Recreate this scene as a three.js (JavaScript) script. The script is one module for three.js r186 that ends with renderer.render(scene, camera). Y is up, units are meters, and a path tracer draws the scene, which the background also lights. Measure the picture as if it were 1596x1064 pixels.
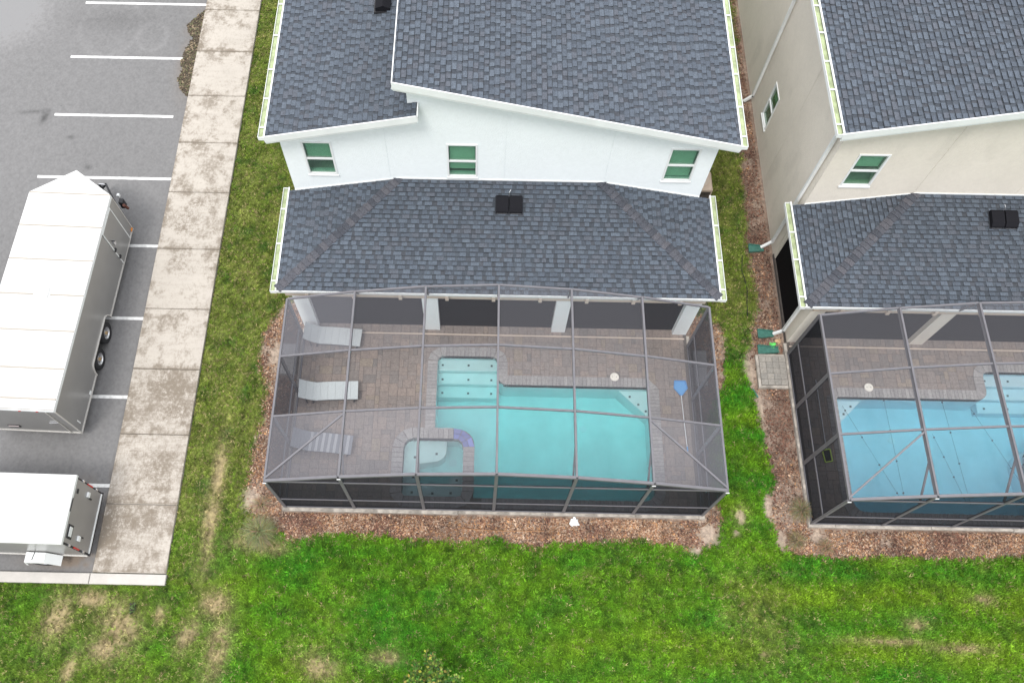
import * as THREE from 'three';
import { ImprovedNoise } from 'three/addons/math/ImprovedNoise.js';

/* ---------- camera, sky, sun, exposure ---------- */
const scene = new THREE.Scene();
const renderer = new THREE.WebGLRenderer({ antialias: true });
renderer.toneMapping = THREE.LinearToneMapping;
renderer.toneMappingExposure = 1.52;
renderer.shadowMap.enabled = true;
const FPX = 1321.62, PITCH = 66.173 * Math.PI / 180, YAW = -0.638 * Math.PI / 180, ROLL = 0.584 * Math.PI / 180;
const camera = new THREE.PerspectiveCamera(2 * Math.atan(532 / FPX) * 180 / Math.PI, 1596 / 1064, 0.5, 2000);
{
  const fw = new THREE.Vector3(Math.sin(YAW) * Math.cos(PITCH), -Math.sin(PITCH), -Math.cos(YAW) * Math.cos(PITCH));
  const r = new THREE.Vector3(Math.cos(YAW), 0, Math.sin(YAW)), u = new THREE.Vector3().crossVectors(r, fw);
  camera.position.set(0, 24.699, 0);
  camera.up.copy(u.multiplyScalar(Math.cos(ROLL)).addScaledVector(r, -Math.sin(ROLL)));
  camera.lookAt(camera.position.clone().add(fw));
  camera.setViewOffset(1596, 1064, 798 - 744.57, 532 - 560.63, 1596, 1064);
}
const SKY_L = 1.5;
{ // overcast sky: brighter towards the zenith, soft cloud mottling
  const W = 256, H = 128, d = new Float32Array(W * H * 4), n = new ImprovedNoise();
  for (let j = 0; j < H; j++) for (let i = 0; i < W; i++) {
    const el = ((j + 0.5) / H - 0.5) * Math.PI, az = i / W * Math.PI * 2, s = Math.max(0, Math.sin(el));
    const c = Math.cos(el), m = 1 + 0.07 * n.noise(c * Math.cos(az) * 3, s * 4, c * Math.sin(az) * 3);
    const L = SKY_L * (0.42 + 0.58 * s) * m, k = (j * W + i) * 4;
    d[k] = L * 0.985; d[k + 1] = L; d[k + 2] = L * 1.035; d[k + 3] = 1;
  }
  const t = new THREE.DataTexture(d, W, H, THREE.RGBAFormat, THREE.FloatType);
  t.mapping = THREE.EquirectangularReflectionMapping; t.magFilter = t.minFilter = THREE.LinearFilter; t.needsUpdate = true;
  scene.background = t; scene.environment = t;
}
const sun = new THREE.DirectionalLight(new THREE.Color().setRGB(1, 0.965, 0.91), 1.5);
sun.position.set(-14, 62, 16); sun.target.position.set(0, 0, -12);
sun.castShadow = true; sun.shadow.radius = 30; sun.shadow.mapSize.set(2048, 2048);
Object.assign(sun.shadow.camera, { left: -30, right: 30, top: 30, bottom: -30, near: 1, far: 140 });
scene.add(sun, sun.target);

/* ---------- helpers ---------- */
function rngOf(s) { return () => { s |= 0; s = s + 0x6D2B79F5 | 0; let t = Math.imul(s ^ s >>> 15, 1 | s); t = t + Math.imul(t ^ t >>> 7, 61 | t) ^ t; return ((t ^ t >>> 14) >>> 0) / 4294967296; }; }
const rnd = rngOf(7), PN = new ImprovedNoise();
const clamp = (x, a = 0, b = 1) => Math.min(b, Math.max(a, x)), lerp = (a, b, t) => a + (b - a) * t;
const sstep = (a, b, x) => { const t = clamp((x - a) / (b - a)); return t * t * (3 - 2 * t); };
const mix3 = (a, b, t) => [lerp(a[0], b[0], t), lerp(a[1], b[1], t), lerp(a[2], b[2], t)];
const fbm = (x, y, o = 4) => { let s = 0, a = 0.5; for (let i = 0; i < o; i++) { s += a * PN.noise(x, y, i * 7.3 + 0.5); x *= 2.03; y *= 2.03; a *= 0.5; } return s; };
const used = {};
function numbered(n) { const k = used[n] = (used[n] ?? -1) + 1; return k ? n + '_' + String(k).padStart(3, '0') : n; }
const LOCAL = new Set();
function worldPos(o) { const p = new THREE.Vector3(); for (let q = o; q && q !== scene; q = q.parent) p.add(q.position); return p; }
function tag(o, label, category, group, kind) { o.userData.label = label; if (category) o.userData.category = category; if (group) o.userData.group = group; if (kind) o.userData.kind = kind; return o; }
function thing(name, label, category, pos = [0, 0, 0], turn = 0, group, local = false) {
  const g = new THREE.Group(); g.name = numbered(name); g.position.set(...pos); g.rotation.y = turn; scene.add(g);
  if (local) LOCAL.add(g);
  return tag(g, label, category, group);
}
const V = (a, b, t) => [a[0] + b[0] * t, a[1] + b[1] * t, a[2] + b[2] * t];
const sub = (a, b) => [a[0] - b[0], a[1] - b[1], a[2] - b[2]];
const crs = (a, b) => [a[1] * b[2] - a[2] * b[1], a[2] * b[0] - a[0] * b[2], a[0] * b[1] - a[1] * b[0]];
const nrm = (a) => { const l = Math.hypot(...a) || 1; return [a[0] / l, a[1] / l, a[2] / l]; };
class Soup {
  constructor(tf) { this.tf = tf; this.p = []; this.n = []; this.c = []; this.hasC = false; }
  tri(a, b, c, col, na, nb, nc) {
    const tf = this.tf; let flip = false;
    if (tf) { const f = (q) => [tf.s * q[0] + tf.x, q[1], q[2] + tf.z], g = (q) => q && [tf.s * q[0], q[1], q[2]]; a = f(a); b = f(b); c = f(c); na = g(na); nb = g(nb); nc = g(nc); flip = tf.s < 0; }
    if (flip) { [b, c] = [c, b]; [nb, nc] = [nc, nb]; }
    if (!na) na = nb = nc = nrm(crs(sub(b, a), sub(c, a)));
    this.p.push(...a, ...b, ...c); this.n.push(...na, ...nb, ...nc);
    if (col) this.hasC = true;
    const k = col || [1, 1, 1]; this.c.push(...k, ...k, ...k);
  }
  quad(a, b, c, d, col) { this.tri(a, b, c, col); this.tri(a, c, d, col); return this; }
  box(x0, x1, y0, y1, z0, z1, col) {
    const v = (i, j, k) => [i ? x1 : x0, j ? y1 : y0, k ? z1 : z0];
    this.quad(v(0, 1, 1), v(1, 1, 1), v(1, 1, 0), v(0, 1, 0), col); this.quad(v(0, 0, 0), v(1, 0, 0), v(1, 0, 1), v(0, 0, 1), col);
    this.quad(v(0, 0, 1), v(1, 0, 1), v(1, 1, 1), v(0, 1, 1), col); this.quad(v(1, 0, 0), v(0, 0, 0), v(0, 1, 0), v(1, 1, 0), col);
    this.quad(v(1, 0, 1), v(1, 0, 0), v(1, 1, 0), v(1, 1, 1), col); this.quad(v(0, 0, 0), v(0, 0, 1), v(0, 1, 1), v(0, 1, 0), col);
    return this;
  }
  // box with its top edges chamfered by e
  chip(x0, x1, y0, y1, z0, z1, e, col) {
    const t = [[x0 + e, y1, z1 - e], [x1 - e, y1, z1 - e], [x1 - e, y1, z0 + e], [x0 + e, y1, z0 + e]], m = [[x0, y1 - e, z1], [x1, y1 - e, z1], [x1, y1 - e, z0], [x0, y1 - e, z0]];
    const b = m.map((q) => [q[0], y0, q[2]]);
    this.quad(...t, col);
    for (let i = 0; i < 4; i++) { const j = (i + 1) % 4; this.quad(m[i], m[j], t[j], t[i], col); this.quad(b[i], b[j], m[j], m[i], col); }
    return this;
  }
  beam(p, q, w, h, up = [0, 1, 0], col) {
    const d = nrm(sub(q, p)); let s = nrm(crs(d, up)); if (Math.abs(d[0] * up[0] + d[1] * up[1] + d[2] * up[2]) > 0.99) s = nrm(crs(d, [1, 0, 0]));
    const u = crs(s, d), c = (o, i, j) => V(V(o, s, i * w / 2), u, j * h / 2);
    const A = [c(p, -1, -1), c(p, 1, -1), c(p, 1, 1), c(p, -1, 1)], B = [c(q, -1, -1), c(q, 1, -1), c(q, 1, 1), c(q, -1, 1)];
    for (let i = 0; i < 4; i++) { const j = (i + 1) % 4; this.quad(A[i], A[j], B[j], B[i], col); }
    this.quad(A[3], A[2], A[1], A[0], col); this.quad(B[0], B[1], B[2], B[3], col);
    return this;
  }
  // flat polygon [[x,z]...] (with holes) as a slab between y0 and y1; sides optional
  slab(poly, y0, y1, { holes = [], sides = true, bottom = false, top = true, inward = false } = {}, col) {
    const P = poly.map((q) => new THREE.Vector2(q[0], -q[1])), Hs = holes.map((h) => h.map((q) => new THREE.Vector2(q[0], -q[1])));
    if (THREE.ShapeUtils.area(P) < 0) P.reverse(); Hs.forEach((h) => { if (THREE.ShapeUtils.area(h) > 0) h.reverse(); });
    const all = P.concat(...Hs), F = THREE.ShapeUtils.triangulateShape(P, Hs), at = (i, y) => [all[i].x, y, -all[i].y];
    for (const [a, b, c] of F) { if (top) this.tri(at(a, y1), at(b, y1), at(c, y1), col); if (bottom) this.tri(at(c, y0), at(b, y0), at(a, y0), col); }
    if (sides) for (const L of [P, ...Hs]) for (let i = 0; i < L.length; i++) {
      const a = L[i], b = L[(i + 1) % L.length], q = [[a.x, y0, -a.y], [b.x, y0, -b.y], [b.x, y1, -b.y], [a.x, y1, -a.y]];
      inward ? this.quad(q[3], q[2], q[1], q[0], col) : this.quad(...q, col);
    }
    return this;
  }
  // polygon in the x-y plane (with holes) extruded from z0 to z1 (z1 > z0)
  wallXY(poly, z0, z1, holes = [], col, swap = false) {
    const P = poly.map((q) => new THREE.Vector2(...q)), Hs = holes.map((h) => h.map((q) => new THREE.Vector2(...q)));
    if (THREE.ShapeUtils.area(P) < 0) P.reverse(); Hs.forEach((h) => { if (THREE.ShapeUtils.area(h) > 0) h.reverse(); });
    const all = P.concat(...Hs), F = THREE.ShapeUtils.triangulateShape(P, Hs), at = swap ? (v, z) => [z, v.y, -v.x] : (v, z) => [v.x, v.y, z];
    for (const [a, b, c] of F) { this.tri(at(all[a], z1), at(all[b], z1), at(all[c], z1), col); this.tri(at(all[c], z0), at(all[b], z0), at(all[a], z0), col); }
    for (const L of [P, ...Hs]) for (let i = 0; i < L.length; i++) { const a = L[i], b = L[(i + 1) % L.length]; this.quad(at(a, z0), at(b, z0), at(b, z1), at(a, z1), col); }
    return this;
  }
  add(geo, m, col) {
    const g = geo.index ? geo.toNonIndexed() : geo.clone(); if (m) g.applyMatrix4(m);
    const p = g.attributes.position, n = g.attributes.normal, P = (i) => [p.getX(i), p.getY(i), p.getZ(i)], N = (i) => [n.getX(i), n.getY(i), n.getZ(i)];
    for (let i = 0; i < p.count; i += 3) this.tri(P(i), P(i + 1), P(i + 2), col, N(i), N(i + 1), N(i + 2));
    return this;
  }
  geometry(off = [0, 0, 0]) {
    const n = this.p.length / 3, P = new Float32Array(this.p), uv = new Float32Array(n * 2);
    for (let i = 0; i < n; i++) {
      const x = P[i * 3], y = P[i * 3 + 1], z = P[i * 3 + 2], ax = Math.abs(this.n[i * 3]), ay = Math.abs(this.n[i * 3 + 1]), az = Math.abs(this.n[i * 3 + 2]);
      if (ay >= ax && ay >= az) { uv[i * 2] = x; uv[i * 2 + 1] = -z; } else if (ax >= az) { uv[i * 2] = z; uv[i * 2 + 1] = y; } else { uv[i * 2] = x; uv[i * 2 + 1] = y; }
      P[i * 3] -= off[0]; P[i * 3 + 1] -= off[1]; P[i * 3 + 2] -= off[2];
    }
    const g = new THREE.BufferGeometry();
    g.setAttribute('position', new THREE.BufferAttribute(P, 3)); g.setAttribute('normal', new THREE.BufferAttribute(new Float32Array(this.n), 3));
    g.setAttribute('uv', new THREE.BufferAttribute(uv, 2));
    if (this.hasC) g.setAttribute('color', new THREE.BufferAttribute(new Float32Array(this.c), 3));
    return g;
  }
  mesh(name, mat, parent = scene, kind) {
    const w = parent === scene || LOCAL.has(parent) || LOCAL.has(parent.parent) ? [0, 0, 0] : worldPos(parent).toArray();
    const m = new THREE.Mesh(this.geometry(w), mat); m.name = parent === scene ? numbered(name) : name; m.castShadow = m.receiveShadow = true; parent.add(m);
    if (kind) m.userData.kind = kind;
    return m;
  }
}
const cyl = (r0, r1, h, seg = 12) => new THREE.CylinderGeometry(r0, r1, h, seg);
const M4 = (x, y, z, rx = 0, ry = 0, rz = 0, sx = 1, sy = 1, sz = 1) => new THREE.Matrix4().compose(new THREE.Vector3(x, y, z), new THREE.Quaternion().setFromEuler(new THREE.Euler(rx, ry, rz)), new THREE.Vector3(sx, sy, sz));
function tubeGeo(pts, r, seg = 40, rad = 6) { return new THREE.TubeGeometry(new THREE.CatmullRomCurve3(pts.map((q) => new THREE.Vector3(...q)), false, 'catmullrom', 0.15), seg, r, rad); }

/* ---------- textures and materials ---------- */
// value noise that wraps after per cells
function wrapNoise(seed) {
  const h = (i, j) => { let n = Math.imul(i, 374761393) + Math.imul(j, 668265263) + seed * 1013; n = Math.imul(n ^ n >>> 13, 1274126177); return ((n ^ n >>> 16) >>> 0) / 4294967296; };
  return (x, y, per) => { const i = Math.floor(x), j = Math.floor(y), fx = x - i, fy = y - j, u = fx * fx * (3 - 2 * fx), v = fy * fy * (3 - 2 * fy), w = (a) => ((a % per) + per) % per;
    return lerp(lerp(h(w(i), w(j)), h(w(i + 1), w(j)), u), lerp(h(w(i), w(j + 1)), h(w(i + 1), w(j + 1)), u), v); };
}
const toS = (x) => 255 * clamp(x <= 0.0031308 ? 12.92 * x : 1.055 * Math.pow(x, 1 / 2.4) - 0.055);
function tex(w, h, fn, metres, data = false, repeat = true) {
  const d = new Uint8Array(w * h * 4);
  for (let j = 0; j < h; j++) for (let i = 0; i < w; i++) { const c = fn(i / w, j / h), k = (j * w + i) * 4; for (let q = 0; q < 3; q++) d[k + q] = data ? 255 * clamp(c[q] ?? c[0]) : toS(c[q]); d[k + 3] = 255; }
  const t = new THREE.DataTexture(d, w, h); t.magFilter = THREE.LinearFilter; t.minFilter = THREE.LinearMipmapLinearFilter; t.generateMipmaps = true;
  if (repeat) t.wrapS = t.wrapT = THREE.RepeatWrapping;
  if (!data) t.colorSpace = THREE.SRGBColorSpace;
  if (metres) t.repeat.set(1 / metres[0], 1 / metres[1]);
  t.needsUpdate = true; return t;
}
const wn = wrapNoise(3), wn2 = wrapNoise(11);
const octaves = (u, v, base, o, f = wn) => { let s = 0, a = 0.5, p = base, t = 0; for (let i = 0; i < o; i++) { s += a * f(u * p, v * p, p); t += a; a *= 0.55; p *= 2; } return s / t; };
const speckle = (amt, base, o, metres, size = 512) => tex(size, size, (u, v) => { const n = 1 - amt / 2 + amt * (octaves(u, v, base, o) - 0.5) * 2; return [n, n, n].map((x) => x * 0.9); }, metres);
const grain = tex(256, 256, (u, v) => { const n = octaves(u, v, 32, 3); return [n, n, n]; }, [0.6, 0.6], true);
const grainCoarse = tex(256, 256, (u, v) => { const n = octaves(u, v, 16, 4); return [n, n, n]; }, [1.2, 1.2], true);
const mat = (rgb, rough = 0.85, extra = {}) => new THREE.MeshPhysicalMaterial({ color: new THREE.Color().setRGB(...rgb), roughness: rough, ...extra });
const stuccoMap = tex(512, 512, (u, v) => { const a = octaves(u, v, 3, 6), b = octaves(u, v * 0.999 + 0.3, 48, 2, wn2), n = 0.96 + 0.07 * (a - 0.5) + 0.05 * (b - 0.5); return [n, n, n]; }, [4.3, 4.3]);
const creamMap = tex(512, 512, (u, v) => { const a = octaves(u, v, 4, 6), b = octaves(u, v, 64, 2, wn2), st = octaves(u, v * 0.5, 8, 4, wn2), n = 0.9 + 0.16 * (a - 0.5) + 0.06 * (b - 0.5) - 0.06 * sstep(0.55, 0.75, st); return [n, n * 0.995, n * 0.985]; }, [5.1, 5.1]);
const whiteStucco = mat([0.80, 0.845, 0.86], 0.9, { map: stuccoMap, bumpMap: grain, bumpScale: 0.006 });
const creamStucco = mat([0.745, 0.695, 0.62], 0.92, { map: creamMap, bumpMap: grain, bumpScale: 0.006 });
const tanStucco = mat([0.55, 0.46, 0.38], 0.9, { map: stuccoMap });
const trimWhite = mat([0.82, 0.84, 0.84], 0.5, { map: speckle(0.10, 4, 4, [1.7, 1.7], 128) });
const gutterIn = mat([0.43, 0.50, 0.28], 0.7, { map: speckle(0.45, 8, 5, [0.9, 0.9], 256) });
const shingleMat = mat([1, 1, 1], 0.75, { vertexColors: true, specularIntensity: 1, map: speckle(0.5, 64, 3, [0.9, 0.9], 512), bumpMap: grain, bumpScale: 0.004 });
const deckMat = mat([0.035, 0.038, 0.045], 0.95, { specularIntensity: 0.3 });
const capMats = [[0.098, 0.104, 0.124], [0.116, 0.120, 0.140], [0.084, 0.090, 0.108], [0.130, 0.130, 0.148]].map((c) => mat(c, 0.95, { specularIntensity: 0.4, map: shingleMat.map, bumpMap: grain, bumpScale: 0.004 }));
const blackMetal = mat([0.016, 0.016, 0.019], 0.6), darkMetal = mat([0.03, 0.03, 0.034], 0.6), ventBlack = mat([0.010, 0.010, 0.013], 0.75, { specularIntensity: 0.25 });
const chrome = mat([0.7, 0.7, 0.72], 0.25, { metalness: 0.9 });
const cageMat = mat([0.155, 0.15, 0.165], 0.55, { map: speckle(0.15, 8, 4, [1.1, 1.1], 128) });
const roofScreens = [[0.11, 0.17], [0.20, 0.20], [0.295, 0.24]].map(([q, a]) => mat([a, a, a * 1.12], 0.9, { transparent: true, opacity: q, side: THREE.DoubleSide })), roofScreen = roofScreens[1];  // haze of reflected sky put into opacity and tone, stepped per panel
const sideScreen = mat([0.19, 0.195, 0.215], 0.25, { transmission: 0.90, thickness: 0, specularIntensity: 0, side: THREE.DoubleSide });
const nearBlack = mat([0.012, 0.012, 0.014], 0.8, { specularIntensity: 0.15, map: speckle(0.3, 16, 3, [0.5, 0.5], 128) });
const glassGreen = mat([0.60, 0.77, 0.68], 0.06, { transmission: 0.97, thickness: 0, ior: 1.5 });
const blindMat = mat([0.72, 0.74, 0.70], 0.7), roomPaint = mat([0.62, 0.60, 0.56], 0.9);
const concrete = mat([0.47, 0.44, 0.405], 0.92, { map: speckle(0.22, 6, 6, [2.3, 2.3], 512), bumpMap: grain, bumpScale: 0.004 });
const kerbConcrete = mat([0.54, 0.51, 0.475], 0.92, { map: speckle(0.16, 6, 6, [1.9, 1.9], 256), bumpMap: grain, bumpScale: 0.004 });
const paint = mat([0.78, 0.78, 0.77], 0.75, { map: speckle(0.25, 8, 5, [0.8, 0.8], 256) });

/* ---------- ground ---------- */
const GY = -0.12, AY = -0.10;                       // lawn and asphalt levels; patio paving is at 0
const SW0 = -11.03, SW1 = -8.92;                    // kerb-side walk
const PATIO = [[-5.79, 6.68, -15.3, -5.97], [9.73, 22.2, -15.1, -5.79]];
const bedA = [[-6.5, -12.9], [-6.97, -11.7], [-7.09, -10.79], [-6.75, -9.91], [-6.74, -8.63], [-6.84, -7.4], [-6.91, -6.6], [-6.69, -5.83], [-6.14, -5.61], [-5.6, -5.0], [-4.95, -5.07], [-4.22, -5.27], [-3.46, -5.21], [-2.72, -5.25], [-1.21, -5.04], [-0.46, -5.09], [0.28, -5.18], [1.03, -5.01], [1.41, -4.91], [2.34, -5.08], [3.47, -5.19], [4.78, -5.28], [5.89, -5.11], [6.44, -4.98], [6.99, -5.36], [7.26, -5.84], [7.2, -6.42], [6.95, -7.2], [6.9, -9.0], [7.6, -9.9], [7.88, -11.12], [7.8, -12.3], [6.9, -12.8], [6.4, -12.8], [6.4, -7], [-5.4, -7], [-5.4, -12.9]];
const bedB = [[9.63, -27], [9.45, -23.35], [9.2, -20.33], [9.05, -17.54], [8.98, -14.94], [9.05, -12.99], [8.75, -12.05], [8.5, -11.14], [8.5, -10.25], [8.62, -9.39], [8.66, -8.14], [8.85, -7.2], [8.48, -6.25], [8.65, -5.58], [9.13, -4.94], [9.95, -4.83], [10.7, -4.88], [12.18, -4.88], [14.04, -4.92], [15.82, -4.88], [23, -4.9], [23, -6.2], [10, -6.2], [10, -27]];
function inPoly(x, z, P) { let r = false; for (let i = 0, j = P.length - 1; i < P.length; j = i++) if ((P[i][1] > z) !== (P[j][1] > z) && x < (P[j][0] - P[i][0]) * (z - P[i][1]) / (P[j][1] - P[i][1]) + P[i][0]) r = !r; return r; }
const wob = (x, z) => [x + 0.22 * fbm(x * 1.3 + 9, z * 1.3), z + 0.22 * fbm(x * 1.3 - 5, z * 1.3 + 3)];
const inBed = (x, z) => { const [a, b] = wob(x, z); return inPoly(a, b, bedA) || inPoly(a, b, bedB); };
const spot = (x, z, cx, cz, rx, rz, a = 0) => { const c = Math.cos(a), s = Math.sin(a), u = ((x - cx) * c + (z - cz) * s) / rx, v = (-(x - cx) * s + (z - cz) * c) / rz; return Math.exp(-(u * u + v * v)); };
const DRY = [[-11.8, -2.75, 0.42, 0.65, 0.2], [-10.0, -2.55, 0.55, 0.7, -0.5], [-10.3, -2.0, 0.45, 0.4, 0], [-8.05, -2.35, 0.28, 0.5, 0.5], [-11.2, -1.35, 0.18, 0.4, 0.3], [-7.15, -2.1, 0.35, 0.9, 0.1], [-7.4, -3.2, 0.5, 0.4, 0], [-2.5, -1.88, 0.45, 0.2, 0], [8.05, -2.2, 0.12, 0.1, 0], [14.4, -3.8, 0.35, 0.15, 0], [12.4, -3.1, 0.35, 0.2, 0], [-7.9, -5.4, 0.22, 1.2, 0], [-7.85, -7.0, 0.2, 1.0, 0], [-6.75, -5.0, 0.5, 0.35, 0], [7.75, -6.05, 0.2, 0.3, 0.2], [7.6, -5.55, 0.12, 0.1, 0], [-10.9, -3.3, 0.5, 0.25, 0], [-8.9, -2.9, 0.2, 0.3, 0], [-4.3, -1.6, 0.5, 0.3, 0.3], [11.5, -2.6, 1.2, 0.1, 0], [13.5, -2.45, 0.8, 0.12, 0], [-6.0, -4.85, 0.5, 0.2, 0]];
const SAND = [[6.75, -5.55, 0.45, 0.55], [7.75, -6.05, 0.13, 0.22], [7.6, -5.55, 0.09, 0.08], [6.35, -5.0, 0.2, 0.16], [8.62, -6.4, 0.14, 0.5], [8.9, -5.4, 0.16, 0.5], [8.6, -10.8, 0.25, 0.7], [10.0, -5.5, 0.35, 0.3], [-6.7, -6.3, 0.35, 0.4], [-6.6, -11.0, 0.25, 0.6], [-6.3, -5.6, 0.4, 0.2], [8.75, -9.5, 0.15, 0.6]];
const dryAt = (x, z) => { let d = 0; for (const [a, b, c, e, f] of DRY) d = Math.max(d, spot(x, z, a, b, c, e, f)); return d; };
const sandAt = (x, z) => { let d = 0; for (const [a, b, c, e] of SAND) d = Math.max(d, spot(x, z, a, b, c, e)); return d; };
const lushAt = (x, z) => {                               // 0 = olive, worn turf; 1 = lush green
  let l = sstep(-6.0, -5.0, z) * (1 - 0.55 * sstep(-6.6, -8, x));
  l = Math.max(l, sstep(6.9, 7.2, x) * sstep(9.6, 8.9, x) * sstep(-13.5, -10, z));
  l += 0.75 * spot(x, z, -6.1, -2.6, 0.6, 1.0) + 0.5 * spot(x, z, -3.4, -4.6, 1.6, 0.6) + 0.5 * spot(x, z, -12.6, -3.1, 0.7, 0.5) + 0.6 * spot(x, z, -8.6, -1.9, 0.6, 0.5) + 0.35 * spot(x, z, -8.5, -3.4, 0.6, 0.4) - 0.75 * spot(x, z, 8.1, -3.0, 1.1, 1.3) - 0.35 * spot(x, z, -4.5, -2.0, 1.4, 0.7);
  return clamp(l + 0.35 * fbm(x * 0.55, z * 0.55) + 0.25 * fbm(x * 1.7 + 4, z * 1.7));
};
const OLIVE = [0.160, 0.205, 0.036], LUSH = [0.050, 0.215, 0.011], YEL = [0.150, 0.275, 0.012], STRAW = [0.42, 0.325, 0.175], SANDC = [0.52, 0.41, 0.32];
function turf(x, z) {
  const l = lushAt(x, z), yel = clamp(0.40 + 1.3 * fbm(x * 0.42 + 30, z * 0.9) + 0.30 * Math.sin(z * 4.6 + 0.8 * fbm(x * 0.6, z)) * sstep(5, 9, x) + 0.40 * sstep(9, 12, x) * sstep(-4.6, -4, z));
  let c = mix3(OLIVE, mix3(LUSH, YEL, yel), l);
  const cl = fbm(x * 2.2 + 60, z * 2.2, 4), tf = fbm(x * 7.5, z * 7.5 + 40, 3); c = mix3(c, [0.060, 0.140, 0.020], clamp((cl - 0.06) * 3.2) * (0.85 - 0.3 * l)); c = mix3(c, [0.30, 0.30, 0.085], clamp((-cl - 0.10) * 2.0) * (0.75 - 0.5 * l));
  c = c.map((q) => q * clamp(1 - 0.3 * cl + (1.35 - 0.7 * sstep(8.5, 11, x) * sstep(-4.8, -4.2, z)) * tf, 0.35, 2.0));
  return mix3(c, STRAW, clamp(dryAt(x, z) * (0.75 + 0.9 * fbm(x * 3, z * 3)), 0, 0.95));
}
{
  const steps = (a, b, d) => { const r = []; for (let x = a; x < b - 1e-6; x += d) r.push(x); return r; };
  const xs = [-600, -200, -80, -40, ...steps(-24, 26, 0.2), 26, 40, 80, 200, 600], zs = [-600, -200, -80, -50, ...steps(-34, 4, 0.2), 4, 10, 30, 80, 200, 600];
  for (const [a, b, c, d] of PATIO) { xs.push(a + 0.06, b - 0.06); zs.push(c + 0.06, d - 0.06); }
  xs.sort((a, b) => a - b); zs.sort((a, b) => a - b);
  const X = xs.length, Z = zs.length, P = [], C = [], U = [], I = [];
  for (const z of zs) for (const x of xs) {
    P.push(x, GY + (Math.abs(x) < 30 && z > -34 && z < 4 ? 0.03 * fbm(x * 0.8, z * 0.8) - 0.015 : -0.02), z); U.push(x, -z);
    let c = turf(x, z); c = mix3(c, STRAW, 0.8 * clamp(dryAt(x, z) * 1.1));
    if (inBed(x, z)) c = mix3([0.23, 0.155, 0.115], [0.40, 0.30, 0.235], clamp(0.5 + 1.5 * fbm(x * 1.6 + 70, z * 1.6)));
    c = mix3(c, SANDC, clamp(1.3 * sandAt(x, z) * (0.8 + fbm(x * 4, z * 4)))); C.push(...c);
  }
  for (let j = 0; j < Z - 1; j++) for (let i = 0; i < X - 1; i++) {
    const cx = (xs[i] + xs[i + 1]) / 2, cz = (zs[j] + zs[j + 1]) / 2;
    if (PATIO.some(([a, b, c, d]) => cx > a + 0.06 && cx < b - 0.06 && cz > c + 0.06 && cz < d - 0.06)) continue;
    const a = j * X + i, b = a + 1, c = a + X, d = c + 1; I.push(a, c, b, b, c, d);
  }
  const g = new THREE.BufferGeometry(); g.setAttribute('position', new THREE.Float32BufferAttribute(P, 3)); g.setAttribute('uv', new THREE.Float32BufferAttribute(U, 2)); g.setAttribute('color', new THREE.Float32BufferAttribute(C, 3)); g.setIndex(I); g.computeVertexNormals();
  const soilMap = tex(512, 512, (u, v) => { const n = 0.35 + 0.9 * octaves(u, v, 24, 4), w = octaves(u, v, 90, 2, wn2) - 0.5; return [n + w * 0.35, n + w * 0.3, n + w * 0.25].map((q) => q * 0.85); }, [1.9, 1.9]);
  const m = new THREE.Mesh(g, mat([1, 1, 1], 0.97, { vertexColors: true, map: soilMap, bumpMap: grainCoarse, bumpScale: 0.03 })); m.name = 'ground'; m.receiveShadow = true; m.userData = { kind: 'structure', label: 'lawn soil and planting beds around the houses' }; scene.add(m);
}
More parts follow.
